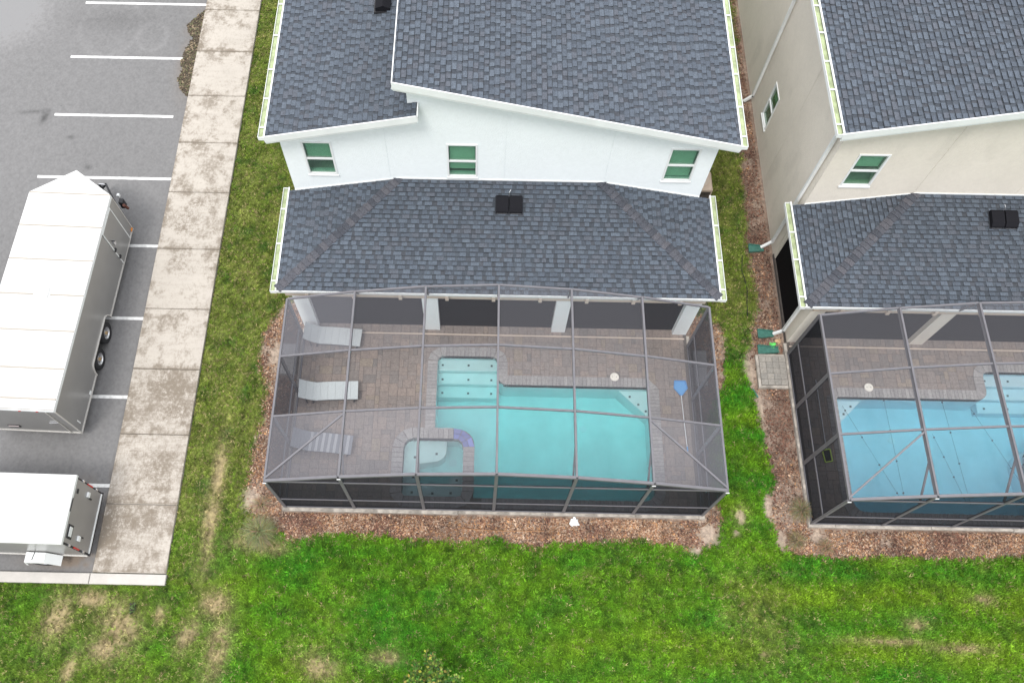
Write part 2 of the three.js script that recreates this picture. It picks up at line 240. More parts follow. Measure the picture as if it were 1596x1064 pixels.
/* asphalt, painted stall lines, kerb walk */
{
  // stains that the photograph shows: a pale washed patch at the far corner, pale arcs, dark scuffs, sandy deposit by the kerb
  const asphaltMap = tex(1024, 1024, (u, v) => {
    const x = -35 + u * 24, z = -(v * 26 + 3.9); let n = 0.86 + 0.12 * (octaves(u, v, 8, 5) - 0.5) + 0.16 * (wn2(u * 512, v * 512, 512) - 0.5) + 0.10 * (wn(u * 230, v * 230, 230) - 0.5);
    let c = [n, n * 0.99, n * 0.985];
    const lt = 0.95 * spot(x, z, -19.2, -25.2, 1.6, 1.4) * (0.6 + 0.8 * octaves(u, v, 30, 4, wn2)); c = c.map((q) => q * (1 + 0.9 * lt));
    for (const [a, b, r, w, k] of [[-14.6, -24.7, 1.15, 0.10, 0.10], [-12.9, -24.2, 0.55, 0.10, 0.14]]) { const d = Math.abs(Math.hypot(x - a, (z - b) * 0.8) - r); c = c.map((q) => q * (1 + k * Math.exp(-d * d / w / w) * octaves(u, v, 16, 3) * 1.6)); }
    const dk = 0.42 * spot(x, z, -16.15, -20.25, 0.16, 0.30, 0.2) + 0.28 * spot(x, z, -16.7, -20.5, 0.55, 0.09, -0.1) + 0.3 * spot(x, z, -15.0, -19.4, 0.16, 0.1) + 0.35 * spot(x, z, -14.1, -18.1, 0.13, 0.12) + 0.15 * spot(x, z, -14.5, -25.0, 1.7, 0.55); c = c.map((q) => q * (1 - dk * (0.6 + 0.8 * wn(u * 300, v * 300, 300))));
    { const sp = wn(u * 420 + 7, v * 455, 4096); if (sp > 0.986) c = c.map((q) => q * 0.66); else if (sp < 0.010) c = c.map((q) => q * 1.3); }
    const br = clamp(1.5 * spot(x, z, -11.5, -4.35, 1.2, 0.22) + 1.0 * spot(x, z, -11.08, -6.0, 0.1, 1.0) + 0.9 * spot(x, z, -11.25, -23.4, 0.42, 1.7) + 0.5 * spot(x, z, -12.0, -6.6, 0.5, 0.3)) * sstep(0.25, 0.62, octaves(u, v, 40, 4, wn2)); c = mix3(c, [0.95, 0.72, 0.52], br * 0.75);
    return c.map((q) => q * 0.9);
  }, null);
  asphaltMap.repeat.set(1 / 24, 1 / 26); asphaltMap.offset.set(35 / 24, -3.9 / 26);
  const asphaltMat = mat([0.215, 0.214, 0.216], 0.93, { specularIntensity: 0.5, map: asphaltMap, bumpMap: grain, bumpScale: 0.006 });
  const road = new Soup().quad([-60, AY, -4.0], [SW0 + 0.02, AY, -4.0], [SW0 + 0.02, AY, -60], [-60, AY, -60]).mesh('parking_lot', asphaltMat); tag(road, 'grey asphalt parking lot', null, null, 'structure');
  for (let k = -1; k < 8; k++) { const z = -25.9 + 2.745 * k + (k === 7 ? 0.1 : 0); const ends = k === 2 || k === 1 ? -11.45 : -11.06, s = new Soup(), r = rngOf(40 + k); let x = -15.8;
    // painted line with slightly ragged edges
    const N = 40, top = [], bot = []; for (let i = 0; i <= N; i++) { const xx = lerp(x, ends, i / N); top.push([xx, z - 0.05 - 0.008 * r()]); bot.unshift([xx, z + 0.05 + 0.008 * r()]); }
    s.slab(top.concat(bot), AY, AY + 0.005, {}); s.mesh('stall_line', paint, road); }
  const joints = [-32, -29.8, -27.7, -25.56, -23.46, -21.33, -19.2, -17.07, -14.78, -12.51, -10.37, -8.2, -6.02, -4.02];
  // mildew and run-off stains of the walk, laid out along its real length
  const walkMap = tex(256, 2048, (u, v) => {
    const x = SW0 + u * (SW1 - SW0), z = -(4 + v * 24); const f = (a, b, o = 4) => fbm(x * a + 20, z * b, o);
    const g1 = f(1.0, 1.0, 5), g2 = fbm(x * 3.1 - 7, z * 2.4, 5), gr = f(11, 11, 3), fine = f(30, 22, 2), brush = fbm(x * 2, z * 26, 2);
    let n = 0.97 + 0.10 * g1 + 0.10 * fine + 0.05 * brush, d = 0;
    for (const j of joints) { const q = z - j, r = [-23.46, -19.2, -14.78, -10.37, -6.02].includes(j) ? 0.55 : 0.04, wob2 = 0.02 * fbm(x * 5, j); d += (0.45 + 1.0 * Math.max(0, r)) * Math.exp(-Math.abs(q + wob2) / 0.035) * clamp(0.7 + 1.6 * fbm(x * 2.6, j)) + (0.20 + 0.5 * Math.max(0, r)) * Math.exp(-Math.abs(q) / 0.20) * clamp(0.25 + 2.2 * g2 + 1.0 * gr); }
    d += 0.75 * sstep(0.34, 0.0, x - SW0) * clamp(0.25 + 1.8 * g1 + 1.6 * gr) * sstep(-13, -22, z) + 0.35 * sstep(0.22, 0, x - SW0) * clamp(0.4 + 2 * g2) + 0.22 * sstep(0.16, 0, SW1 - x) * clamp(0.4 + 2.5 * g2);
    d += 0.50 * sstep(-0.15, 0.38, g1 + 0.6 * g2) * clamp(0.75 + 0.9 * gr + 0.5 * brush) + 0.34 * sstep(-0.05, 0.40, g2) * clamp(0.7 + 0.9 * gr) + 0.12 * clamp(0.5 + 3 * fine) + 0.16 * clamp(0.3 + 2.2 * fbm(x * 1.2, z * 7 + 3, 3));
    const old = sstep(-11.0, -9.8, z); d += old * (0.10 + 0.26 * clamp(0.5 + 0.9 * g2 + 0.5 * gr, -0.3, 1) + 0.22 * brush);
    d += 0.8 * spot(x, z, -10.2, -15.9, 0.35, 0.45) * clamp(0.55 + 1.1 * gr + 0.9 * fine) + 0.6 * spot(x, z, -9.9, -16.6, 0.3, 0.15) * clamp(0.55 + 1.1 * gr + 0.9 * fine) + 0.9 * spot(x, z, -9.7, -9.75, 0.6, 0.35) * clamp(0.55 + 1.1 * gr + 0.9 * fine) + 0.6 * spot(x, z, -9.5, -8.9, 0.5, 0.3) * clamp(0.55 + 1.1 * gr + 0.9 * fine) + 0.95 * spot(x, z, -10.8, -5.3, 0.3, 0.9) * clamp(0.55 + 1.1 * gr + 0.9 * fine) + 0.55 * spot(x, z, -10.0, -5.5, 0.9, 0.35) * clamp(0.55 + 1.1 * gr + 0.9 * fine) + 0.5 * spot(x, z, -9.7, -7.0, 0.5, 0.6) * clamp(0.55 + 1.1 * gr + 0.9 * fine) + 0.5 * spot(x, z, -10.1, -14.2, 0.3, 0.4) * clamp(0.55 + 1.1 * gr + 0.9 * fine);
    d = 0.9 * (1 - Math.exp(-2.3 * Math.pow(Math.max(0, d + 0.30 * fine + 0.22 * gr), 1.7))); const c = mix3([n, n * 0.985, n * 0.96], [0.36, 0.315, 0.26], d); return c.map((q) => q * 0.95);
  }, null);
  walkMap.repeat.set(1 / (SW1 - SW0), 1 / 24); walkMap.offset.set(-SW0 / (SW1 - SW0), -4 / 24);
  const walkMat = mat([0.47, 0.435, 0.395], 0.93, { map: walkMap, bumpMap: grain, bumpScale: 0.004 });
  const walk = new THREE.Group(); walk.name = 'sidewalk'; walk.position.set(-10, GY, -15); tag(walk, 'stained concrete walk along the parking stalls', null, null, 'structure'); scene.add(walk);
  new Soup().box(SW0 + 0.02, SW1 - 0.02, GY - 0.1, -0.035, -32, -4.04).mesh('walk_base', mat([0.10, 0.085, 0.07], 0.95), walk);
  for (let i = 0; i + 1 < joints.length; i++) new Soup().chip(SW0, SW1, GY - 0.1, -0.005 + 0.008 * rnd(), joints[i] + 0.009, joints[i + 1] - 0.009, 0.012).mesh('concrete_slab', walkMat, walk);
  const kerb = new THREE.Group(); kerb.name = 'kerb'; kerb.position.set(-11, GY, -3.85); tag(kerb, 'pale concrete kerb at the end of the parking lot', null, null, 'structure'); scene.add(kerb);
  for (const [a, b] of [[-40, -26], [-26, -18.3], [-18.3, -14.6], [-14.6, -11.08], [-11.07, SW1 + 0.03]]) new Soup().chip(a, b - 0.008, GY - 0.1, b > -11 ? 0.0 : 0.0, -4.0, -3.70, 0.015).mesh('kerb_stone', kerbConcrete, kerb);
  // dirt and broken bits gathered in the gutter by the walk
  const s = new Soup(), r = rngOf(91), bits = new Soup();
  const dirtPoly = []; const outl = [[-11.05, -25.65], [-11.4, -25.2], [-11.65, -24.85], [-11.55, -24.5], [-11.33, -24.2], [-11.5, -23.6], [-11.6, -23.0], [-11.47, -22.6], [-11.58, -22.1], [-11.35, -21.6], [-11.05, -21.3]];
  for (let i = 0; i + 1 < outl.length; i++) for (let k = 0; k < 6; k++) { const t = k / 6; dirtPoly.push([lerp(outl[i][0], outl[i + 1][0], t) + 0.07 * (r() - 0.5), lerp(outl[i][1], outl[i + 1][1], t)]); }
  dirtPoly.push([-11.03, -21.3], [-11.03, -25.65]); s.slab(dirtPoly, AY, AY + 0.012, {});
  const dm = mat([0.155, 0.125, 0.085], 0.97, { map: speckle(1.1, 20, 4, [0.8, 0.8], 256), bumpMap: grainCoarse, bumpScale: 0.04 });
  const dirt = s.mesh('gutter_dirt', dm); tag(dirt, 'patch of dark dirt and leaf litter against the concrete walk', 'dirt', null, 'stuff');
  for (let i = 0; i < 900; i++) { const x = lerp(-11.65, -11.05, r()), z = lerp(-25.6, -21.35, r()); if (!inPoly(x, z, outl.concat([[-11.03, -21.3], [-11.03, -25.65]]))) continue; const a = r() * 6.3, l = 0.02 + 0.05 * r(), t = r(), c = t < 0.6 ? [0.07, 0.052, 0.034] : t < 0.78 ? [0.22, 0.17, 0.11] : [0.10, 0.10, 0.05]; bits.beam([x - l * Math.cos(a), AY + 0.015, z - l * Math.sin(a)], [x + l * Math.cos(a), AY + 0.02 + 0.02 * r(), z + l * Math.sin(a)], 0.02 + 0.03 * r(), 0.012, [0, 1, 0], c); }
  bits.mesh('litter', mat([1, 1, 1], 0.95, { vertexColors: true }), dirt, 'stuff');
}

/* ---------- houses ---------- */
const TF1 = { s: 1, x: 0, z: 0 }, TF2 = { s: -1, x: 16.40, z: 0.18 };
// dimensional shingles on a roof plane: cells of random width, every other tab raised, tone by tab
function shingles(soup, O, U, Vv, N, poly, seed) {
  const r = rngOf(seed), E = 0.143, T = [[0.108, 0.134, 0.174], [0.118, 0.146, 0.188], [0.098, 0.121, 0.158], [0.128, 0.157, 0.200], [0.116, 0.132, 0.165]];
  const at = (u, v, h) => [O[0] + U[0] * u + Vv[0] * v + N[0] * h, O[1] + U[1] * u + Vv[1] * v + N[1] * h, O[2] + U[2] * u + Vv[2] * v + N[2] * h];
  const range = (v) => { let lo = 1e9, hi = -1e9; for (let i = 0; i < poly.length; i++) { const a = poly[i], b = poly[(i + 1) % poly.length]; if ((a[1] <= v && b[1] >= v) || (b[1] <= v && a[1] >= v)) { const q = Math.abs(a[1] - b[1]) < 1e-9 ? [a[0], b[0]] : [a[0] + (b[0] - a[0]) * (v - a[1]) / (b[1] - a[1])]; for (const x of q) { lo = Math.min(lo, x); hi = Math.max(hi, x); } } } return [lo, hi]; };
  const vmax = Math.max(...poly.map((q) => q[1]));
  for (let v = 0; v < vmax - 0.01; v += E) {
    const v1 = Math.min(v + E, vmax - 1e-4), [l0, h0] = range(v + 1e-4), [l1, h1] = range(v1); let u = Math.min(l0, l1) - r() * 0.2, up = r() < 0.5;
    while (u < Math.max(h0, h1)) {
      const w = up ? 0.12 + 0.14 * r() : 0.07 + 0.09 * r(), a0 = clamp(u, l0, h0), b0 = clamp(u + w, l0, h0), a1 = clamp(u, l1, h1), b1 = clamp(u + w, l1, h1);
      if (b0 - a0 > 0.004 || b1 - a1 > 0.004) {
        const q = T[Math.floor(r() * 5)], k = 0.84 * (up ? 1.08 : 0.56 + 0.18 * r()) * (0.95 + 0.10 * r()), col = q.map((c) => c * k), t = (up ? 0.032 : 0.012) + 0.003 * r(), tb = 0.004, shadeBand = r() < 0.65 ? 0.45 + 0.2 * r() : 0.92, cut = [0.022, 0.023, 0.026];
        const vm = lerp(v, v1, 0.80), am = lerp(a0, a1, 0.80), bm = lerp(b0, b1, 0.80), tm = lerp(t, tb, 0.80); soup.quad(at(a0, v, t), at(b0, v, t), at(bm, vm, tm), at(am, vm, tm), col); soup.quad(at(am, vm, tm), at(bm, vm, tm), at(b1, v1, tb), at(a1, v1, tb), col.map((c) => c * shadeBand));  // darker top band: printed shadow line and painted shade under lapping tabs
        soup.quad(at(a0, v, 0), at(b0, v, 0), at(b0, v, t), at(a0, v, t), cut);
        if (up) { soup.tri(at(a0, v, 0), at(a0, v, t), at(a1, v1, tb), cut); soup.tri(at(b0, v, t), at(b0, v, 0), at(b1, v1, tb), cut); }
      }
      u += w; up = !up;
    }
  }
}
function windowPart(house, TF, x0, x1, y0, y1, z, { blind = 1, side = null } = {}) {
  // side: {x} makes a window in the wall on the +x side of the plan; x0..x1 then run along z
  const g = new THREE.Group(); g.name = 'window'; house.add(g);
  const B = (s, a, b, c, d, e, f) => side ? s.box(side.x + e, side.x + f, c, d, a, b) : s.box(a, b, c, d, z + e, z + f);
  const ym = lerp(y0, y1, 0.48), w = 0.055; let s = new Soup(TF);
  B(s, x0 - w, x0, y0 - w, y1 + w, -0.03, 0.025); B(s, x1, x1 + w, y0 - w, y1 + w, -0.03, 0.025); B(s, x0, x1, y1, y1 + w, -0.03, 0.025); B(s, x0, x1, y0 - w, y0, -0.03, 0.025); s.mesh('frame', trimWhite, g);
  s = new Soup(TF); B(s, x0 - w - 0.02, x1 + w + 0.02, y0 - w - 0.05, y0 - w - 0.002, -0.02, 0.05); s.mesh('sill', trimWhite, g);
  s = new Soup(TF); B(s, x0 + 0.001, x1 - 0.001, ym - 0.03, ym + 0.03, -0.028, 0.012); s.mesh('sash_rail', trimWhite, g);
  for (const [a, b] of [[y0, ym - 0.03], [ym + 0.03, y1]]) { s = new Soup(TF); B(s, x0, x1, a, b, -0.036, -0.032); s.mesh('pane', glassGreen, g); }
  s = new Soup(TF); const bot = lerp(y1, y0, blind); let n = 0;
  for (let y = y1 - 0.03; y > bot + 0.02; y -= 0.072, n++) { const e = 0.014; if (side) s.quad([side.x - 0.10, y - e, x1 - 0.02], [side.x - 0.10, y - e, x0 + 0.02], [side.x - 0.125, y + e + 0.018, x0 + 0.02], [side.x - 0.125, y + e + 0.018, x1 - 0.02]); else s.quad([x0 + 0.02, y - e, z - 0.10], [x1 - 0.02, y - e, z - 0.10], [x1 - 0.02, y + e + 0.018, z - 0.125], [x0 + 0.02, y + e + 0.018, z - 0.125]); }
  if (n) s.mesh('blind', new THREE.MeshPhysicalMaterial().copy(blindMat), g).material.side = THREE.DoubleSide;
  s = new Soup(TF); const d0 = -1.5, d1 = -0.225, m = 0.25; B(s, x0 - m, x1 + m, y0 - m, y1 + m, d0, d0 + 0.02); B(s, x0 - m, x0 - m + 0.02, y0 - m, y1 + m, d0 + 0.02, d1); B(s, x1 + m - 0.02, x1 + m, y0 - m, y1 + m, d0 + 0.02, d1); B(s, x0 - m + 0.02, x1 + m - 0.02, y0 - m, y0 - m + 0.02, d0 + 0.02, d1); B(s, x0 - m + 0.02, x1 + m - 0.02, y1 + m - 0.02, y1 + m, d0 + 0.02, d1); s.mesh('room', roomPaint, g);
}
function gutterRun(house, TF, x, y, z0, z1, dir, seed) {     // open U trough along z; dir = -1 opens beyond x to the left
  const g = new THREE.Group(); g.name = 'gutter'; house.add(g); const w = 0.155 * dir, h = 0.12, t = 0.006;
  const s = new Soup(TF), X = (a, b) => [Math.min(a, b), Math.max(a, b)];
  s.box(...X(x + w, x + w + 0.012 * dir), y - h, y + 0.01, z0, z1); s.box(...X(x, x + w), y - h - t, y - h, z0, z1); s.box(...X(x - 0.004 * dir, x), y - h, y - 0.01, z0, z1);
  s.box(...X(x, x + w), y - h, y + 0.004, z1 - 0.012, z1 - 0.001); s.box(...X(x, x + w), y - h, y + 0.004, z0 + 0.001, z0 + 0.012); s.mesh('trough', trimWhite, g);
  new Soup(TF).box(...X(x + 0.006 * dir, x + w - 0.004 * dir), y - h + 0.001, y - h + 0.075, z0 + 0.02, z1 - 0.02).mesh('algae_lining', gutterIn, g);
  new Soup(TF).box(...X(x - 0.03 * dir, x + 0.012 * dir), y - 0.004, y + 0.036, z0, z1 - 0.03).mesh('drip_edge', trimWhite, g);
  const r = rngOf(seed); for (let z = z1 - 0.35; z > z0; z -= 0.95 + 0.35 * r()) new Soup(TF).box(...X(x, x + w), y - 0.012, y + 0.004, z - 0.022, z + 0.022).mesh('hanger', trimWhite, g);
}
function pipe(house, TF, pts, name = 'downspout') { const s = new Soup(TF); for (let i = 0; i + 1 < pts.length; i++) { const d = nrm(sub(pts[i + 1], pts[i])); s.beam(V(pts[i], d, i ? -0.03 : 0), V(pts[i + 1], d, 0.03), 0.085, 0.085, Math.abs(d[1]) > 0.9 ? [0, 0, 1] : [0, 1, 0]); } return s.mesh(name, trimWhite, house); }
function house(o) {
  const { TF, wall, hu, seed } = o, P = [TF.s * 0.37 + TF.x, 0, -19 + TF.z];
  const H = thing(o.name, o.label, 'house', P);
  const xa = -5.86, xb = 6.59, zw = -15.26, zback = -30, zr = -14.8, kl = 0.231, kr = 0.237, xe1 = -6.08, xe2 = 6.99, xt = -2.37, xc = -2.11, TH = 0.16;
  const roofL = (x) => hu + kl * (x - xe1), roofR = (x) => hu + kr * (xe2 - x);
  const topAt = (x, left) => (left ? roofL(x) : roofR(x)) - TH;
  // --- upper storey, south wall in panels between control joints
  const J = [xa, -2.84, 0.565, 3.57, xb], gap = 0.005;
  for (let i = 0; i < 4; i++) {
    const a = J[i] + (i ? gap : 0), b = J[i + 1] - (i < 3 ? gap : 0), pts = [[a, -0.12], [b, -0.12]];
    if (i === 0) pts.push([b, topAt(b, true)], [a, topAt(a, true)]); else if (i === 1) pts.push([b, topAt(b)], [xc, topAt(xc)], [xc, topAt(xc, true)], [a, topAt(a, true)]); else pts.push([b, topAt(b)], [a, topAt(a)]);
    const holes = o.windows.filter((w) => w[0] > a && w[1] < b).map(([p, q, c, d]) => [[p - 0.055, c - 0.055], [q + 0.055, c - 0.055], [q + 0.055, d + 0.055], [p - 0.055, d + 0.055]]);
    new Soup(TF).wallXY(pts, zw - 0.22, zw, holes).mesh('wall_panel', wall, H);
  }
  for (const x of J.slice(1, 4)) new Soup(TF).box(x - 0.05, x + 0.05, 0, topAt(x, x < -2.2) - 0.1, zw - 0.24, zw - 0.010).mesh('joint_backer', wall, H);
  // --- side walls, clerestory
  const sideHoles = (o.sideWindows || []).map(([p, q, c, d]) => [[p, c], [q, c], [q, d], [p, d]]);
  new Soup(TF).box(xa, xa + 0.22, -0.12, topAt(xa, true) + 0.04, zback, zw - 0.22).mesh('side_wall', wall, H);
  { // wall on the +x side of the plan; polygon in (-z, y)
    const hs = (o.sideWindows || []).map(([p, q, c, d]) => [[-q - 0.055, c - 0.055], [-p + 0.055, c - 0.055], [-p + 0.055, d + 0.055], [-q - 0.055, d + 0.055]]);
    const zj = -21.0;
    for (const [a, b] of [[-zw + 0.22, 18.2], [18.212, 24.4], [24.412, -zback]]) new Soup(TF).wallXY([[a, -0.12], [b, -0.12], [b, topAt(xb) + 0.04], [a, topAt(xb) + 0.04]], xb - 0.22, xb, hs.filter((h) => h[0][0] > a && h[1][0] < b), undefined, true).mesh('side_wall', wall, H);
  }
  new Soup(TF).box(xc, xc + 0.2, topAt(xc, true) - 0.2, topAt(xc) + 0.03, zback, zw - 0.22).mesh('clerestory_wall', wall, H);
  new Soup(TF).box(xa, xb, -0.12, hu, zback - 0.2, zback).mesh('rear_wall', wall, H);
  for (const [a, b, c, d, bl] of o.windows) windowPart(H, TF, a, b, c, d, zw, { blind: bl });
  for (const [a, b, c, d, bl] of o.sideWindows || []) windowPart(H, TF, a, b, c, d, 0, { blind: bl, side: { x: xb } });
  // --- upper roofs
  const zrb = -30.2;
  const roofs = [];
  { // roof rising towards +x (left slope); its overhang in front of the wall runs past the clerestory wall
    const g = new THREE.Group(); g.name = 'upper_roof'; H.add(g); const xr = -1.84;
    const slope = (xA, xB, z0, z1, s) => { const yA = roofL(xA), yB = roofL(xB); s.quad([xA, yA, z1], [xB, yB, z1], [xB, yB, z0], [xA, yA, z0]); s.quad([xA, yA - TH, z0], [xB, yB - TH, z0], [xB, yB - TH, z1], [xA, yA - TH, z1]); s.quad([xA, yA - TH, z1], [xB, yB - TH, z1], [xB, yB, z1], [xA, yA, z1]); s.quad([xB, yB - TH, z1], [xB, yB - TH, z0], [xB, yB, z0], [xB, yB, z1]); s.quad([xA, yA - TH, z0], [xA, yA - TH, z1], [xA, yA, z1], [xA, yA, z0]); };
    const s = new Soup(TF); slope(xe1, xc + 0.02, zrb, zw - 0.001, s); slope(xe1, xr, zw, zr, s); s.mesh('deck', deckMat, g);
    const c = Math.cos(Math.atan(kl)), n = Math.sin(Math.atan(kl)), L1 = (xc - xe1) / c, L2 = (xr - xe1) / c, sh = new Soup(TF);
    // u runs along the eave (towards -z), v up the slope; flipped so that tabs face out
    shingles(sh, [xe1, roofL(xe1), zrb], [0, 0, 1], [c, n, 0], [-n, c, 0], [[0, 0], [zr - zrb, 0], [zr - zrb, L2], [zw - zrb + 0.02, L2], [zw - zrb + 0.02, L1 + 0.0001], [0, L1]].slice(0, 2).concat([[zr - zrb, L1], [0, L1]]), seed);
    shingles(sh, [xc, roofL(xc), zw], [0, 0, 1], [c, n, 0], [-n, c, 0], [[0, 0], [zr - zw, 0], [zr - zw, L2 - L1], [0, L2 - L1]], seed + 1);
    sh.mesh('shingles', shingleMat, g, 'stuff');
    const f = new Soup(TF); f.beam([xe1 - 0.02, roofL(xe1) - 0.095, zr + 0.016], [xr + 0.01, roofL(xr) - 0.095, zr + 0.016], 0.03, 0.23); f.mesh('rake_fascia', trimWhite, g);
    new Soup(TF).beam([xe1, roofL(xe1) - 0.25, zr - 0.03], [xr - 0.01, roofL(xr) - 0.25, zr - 0.03], 0.06, 0.09).mesh('frieze_trim', trimWhite, g);
    new Soup(TF).box(xr + 0.002, xr + 0.03, roofL(xr) - 0.21, roofL(xr) + 0.015, zw + 0.002, zr + 0.03).mesh('end_fascia', trimWhite, g);
    new Soup(TF).quad([xe1, roofL(xe1) - TH - 0.01, zw], [xr, roofL(xr) - TH - 0.01, zw], [xr, roofL(xr) - TH - 0.01, zr], [xe1, roofL(xe1) - TH - 0.01, zr]).mesh('soffit', trimWhite, g);
    const v = new THREE.Group(); v.name = 'roof_vent'; g.add(v); ventBox(v, TF, -3.0, roofL(-3.0) + 0.01, -18.95, 0.42, kl, true);
  }
  {
    const g = new THREE.Group(); g.name = 'upper_roof'; H.add(g); const s = new Soup(TF), yA = roofR(xt), yB = roofR(xe2), z0 = zrb, z1 = zr;
    s.quad([xt, yA, z1], [xe2, yB, z1], [xe2, yB, z0], [xt, yA, z0]); s.quad([xt, yA - TH, z0], [xe2, yB - TH, z0], [xe2, yB - TH, z1], [xt, yA - TH, z1]); s.quad([xt, yA - TH, z1], [xe2, yB - TH, z1], [xe2, yB, z1], [xt, yA, z1]); s.quad([xe2, yB - TH, z1], [xe2, yB - TH, z0], [xe2, yB, z0], [xe2, yB, z1]); s.quad([xt, yA - TH, z0], [xt, yA - TH, z1], [xt, yA, z1], [xt, yA, z0]); s.mesh('deck', deckMat, g);
    const c = Math.cos(Math.atan(kr)), n = Math.sin(Math.atan(kr)), sh = new Soup(TF), L = (xe2 - xt) / c;
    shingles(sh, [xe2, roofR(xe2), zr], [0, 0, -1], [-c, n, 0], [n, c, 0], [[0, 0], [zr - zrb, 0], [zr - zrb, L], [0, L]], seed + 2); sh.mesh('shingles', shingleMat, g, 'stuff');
    new Soup(TF).beam([xt - 0.02, yA - 0.095, zr + 0.016], [xe2 + 0.02, yB - 0.095, zr + 0.016], 0.03, 0.23).mesh('rake_fascia', trimWhite, g);
    new Soup(TF).beam([xt, yA - 0.25, zr - 0.03], [xe2, yB - 0.25, zr - 0.03], 0.06, 0.09).mesh('frieze_trim', trimWhite, g);
    new Soup(TF).box(xt - 0.03, xt - 0.002, yA - 0.23, yA + 0.012, zrb, zr + 0.03).mesh('ridge_fascia', trimWhite, g);
    new Soup(TF).quad([xt, yA - TH - 0.01, zw], [xe2, yB - TH - 0.01, zw], [xe2, yB - TH - 0.01, zr], [xt, yA - TH - 0.01, zr]).mesh('soffit', trimWhite, g);
  }
  gutterRun(H, TF, xe1, hu, zrb, zr + 0.02, -1, seed + 5); gutterRun(H, TF, xe2, hu, zrb, zr + 0.02, 1, seed + 6);
  // --- lower hip roof over the lanai
  const he = 2.78, ze = -11.77, g1 = -6.08, g2 = 6.97, a = ze - zw, ml = 0.2198, ht = he + ml * a, zgb = zw + 0.0;
  {
    const g = new THREE.Group(); g.name = 'lanai_roof'; H.add(g); const A = [g1, he, ze], B = [g2, he, ze], C = [g2 - a, ht, zw], D = [g1 + a, ht, zw], AB = [g1, he, zw], BB = [g2, he, zw];
    const s = new Soup(TF); s.quad(A, B, C, D); s.tri(AB, A, D); s.tri(B, BB, C); const dn = (q) => [q[0], q[1] - 0.12, q[2]]; s.quad(dn(A), dn(B), B, A); s.quad(dn(AB), dn(A), A, AB); s.quad(dn(B), dn(BB), BB, B); s.quad(dn(AB), dn(BB), dn(B), dn(A)); s.tri(D, AB, D); 
    s.quad(AB, dn(AB), [xa, he - 0.12, zw], [xa, he + ml * (xa - g1), zw]); s.quad([xb, he + ml * (g2 - xb), zw], [xb, he - 0.12, zw], dn(BB), BB); s.mesh('deck', deckMat, g);
    const L = Math.hypot(a, ht - he), vv = [0, (ht - he) / L, -a / L], sh = new Soup(TF), nn = [0, a / L, (ht - he) / L];
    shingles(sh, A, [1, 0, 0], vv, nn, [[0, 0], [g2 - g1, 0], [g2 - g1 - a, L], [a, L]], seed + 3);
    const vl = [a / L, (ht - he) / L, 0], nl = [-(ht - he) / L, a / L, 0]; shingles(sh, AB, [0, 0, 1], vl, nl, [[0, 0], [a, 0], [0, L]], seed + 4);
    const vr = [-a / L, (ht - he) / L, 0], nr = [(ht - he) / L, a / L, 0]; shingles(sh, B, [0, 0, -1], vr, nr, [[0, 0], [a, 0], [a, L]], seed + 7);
    sh.mesh('shingles', shingleMat, g, 'stuff');
    // ridge caps up both hips, each piece folded over the hip and lapped on the one below
    const r = rngOf(seed + 8);
    for (const [p, q, n2] of [[A, D, nl], [B, C, nr]]) {
      const d = nrm(sub(q, p)), len = Math.hypot(...sub(q, p)); let k = 0;
      for (let t = 0.05; t < len - 0.02; t += 0.178, k++) {
        const sg = n2 === nl ? 1 : -1, w = 0.15 + 0.008 * (r() - 0.5), side1 = nrm(crs(d, nn)), side2 = nrm(crs(n2, d)), S1 = side1.map((x) => x * sg), S2 = side2.map((x) => x * sg), t1 = Math.min(t + 0.235, len + 0.05), lo = 0.064, up = 0.026;
        const c0 = V(V(p, d, t), [0, 1, 0], lo), c1 = V(V(p, d, t1), [0, 1, 0], up), e0 = V(V(c0, S1, w), nn, -0.014), e1 = V(V(c1, S1, w), nn, -0.014), f0 = V(V(c0, S2, w), n2, -0.014), f1 = V(V(c1, S2, w), n2, -0.014), dn2 = (x, y = 0.03) => [x[0], x[1] - y, x[2]];
        const cs = new Soup(TF), Q = (...v) => sg > 0 ? cs.quad(...v) : cs.quad(...v.reverse());
        Q(c0, e0, e1, c1); Q(f0, c0, c1, f1); Q(dn2(c0), dn2(e0), e0, c0); Q(dn2(f0), dn2(c0), c0, f0); Q(dn2(e0), dn2(e1), e1, e0); Q(dn2(f1), dn2(f0), f0, f1);
        cs.mesh('hip_cap_shingle', capMats[Math.floor(r() * 4)], g);
      }
    }
    new Soup(TF).box(g1 - 0.02, g2 + 0.02, he - 0.10, he + 0.012, ze + 0.002, ze + 0.03).mesh('eave_fascia', trimWhite, g);
    { const fl = new Soup(TF); fl.beam([g1 + a - 0.05, ht + 0.02, zw + 0.012], [g2 - a + 0.05, ht + 0.02, zw + 0.012], 0.02, 0.05); fl.beam([xa, he + ml * (xa - g1) + 0.03, zw + 0.012], [g1 + a, ht + 0.02, zw + 0.012], 0.02, 0.05); fl.beam([g2 - a, ht + 0.02, zw + 0.012], [xb, he + ml * (g2 - xb) + 0.03, zw + 0.012], 0.02, 0.05); fl.mesh('wall_flashing', trimWhite, g); }
    const v = new THREE.Group(); v.name = 'roof_vent'; g.add(v); ventTwin(v, TF, o.ventX, -14.46, he + ml * (ze + 14.46), ml);
  }
  gutterRun(H, TF, g1, he, zw - 0.12, ze + 0.03, -1, seed + 9); gutterRun(H, TF, g2, he, zw - 0.12, ze + 0.03, 1, seed + 10);
  // --- lanai under it: header beam, columns, near-black panels between them, rear wall
  new Soup(TF).box(xa - 0.02, xb + 0.02, 2.34, 2.655, -12.25, -11.84).mesh('lanai_header', o.beam, H);
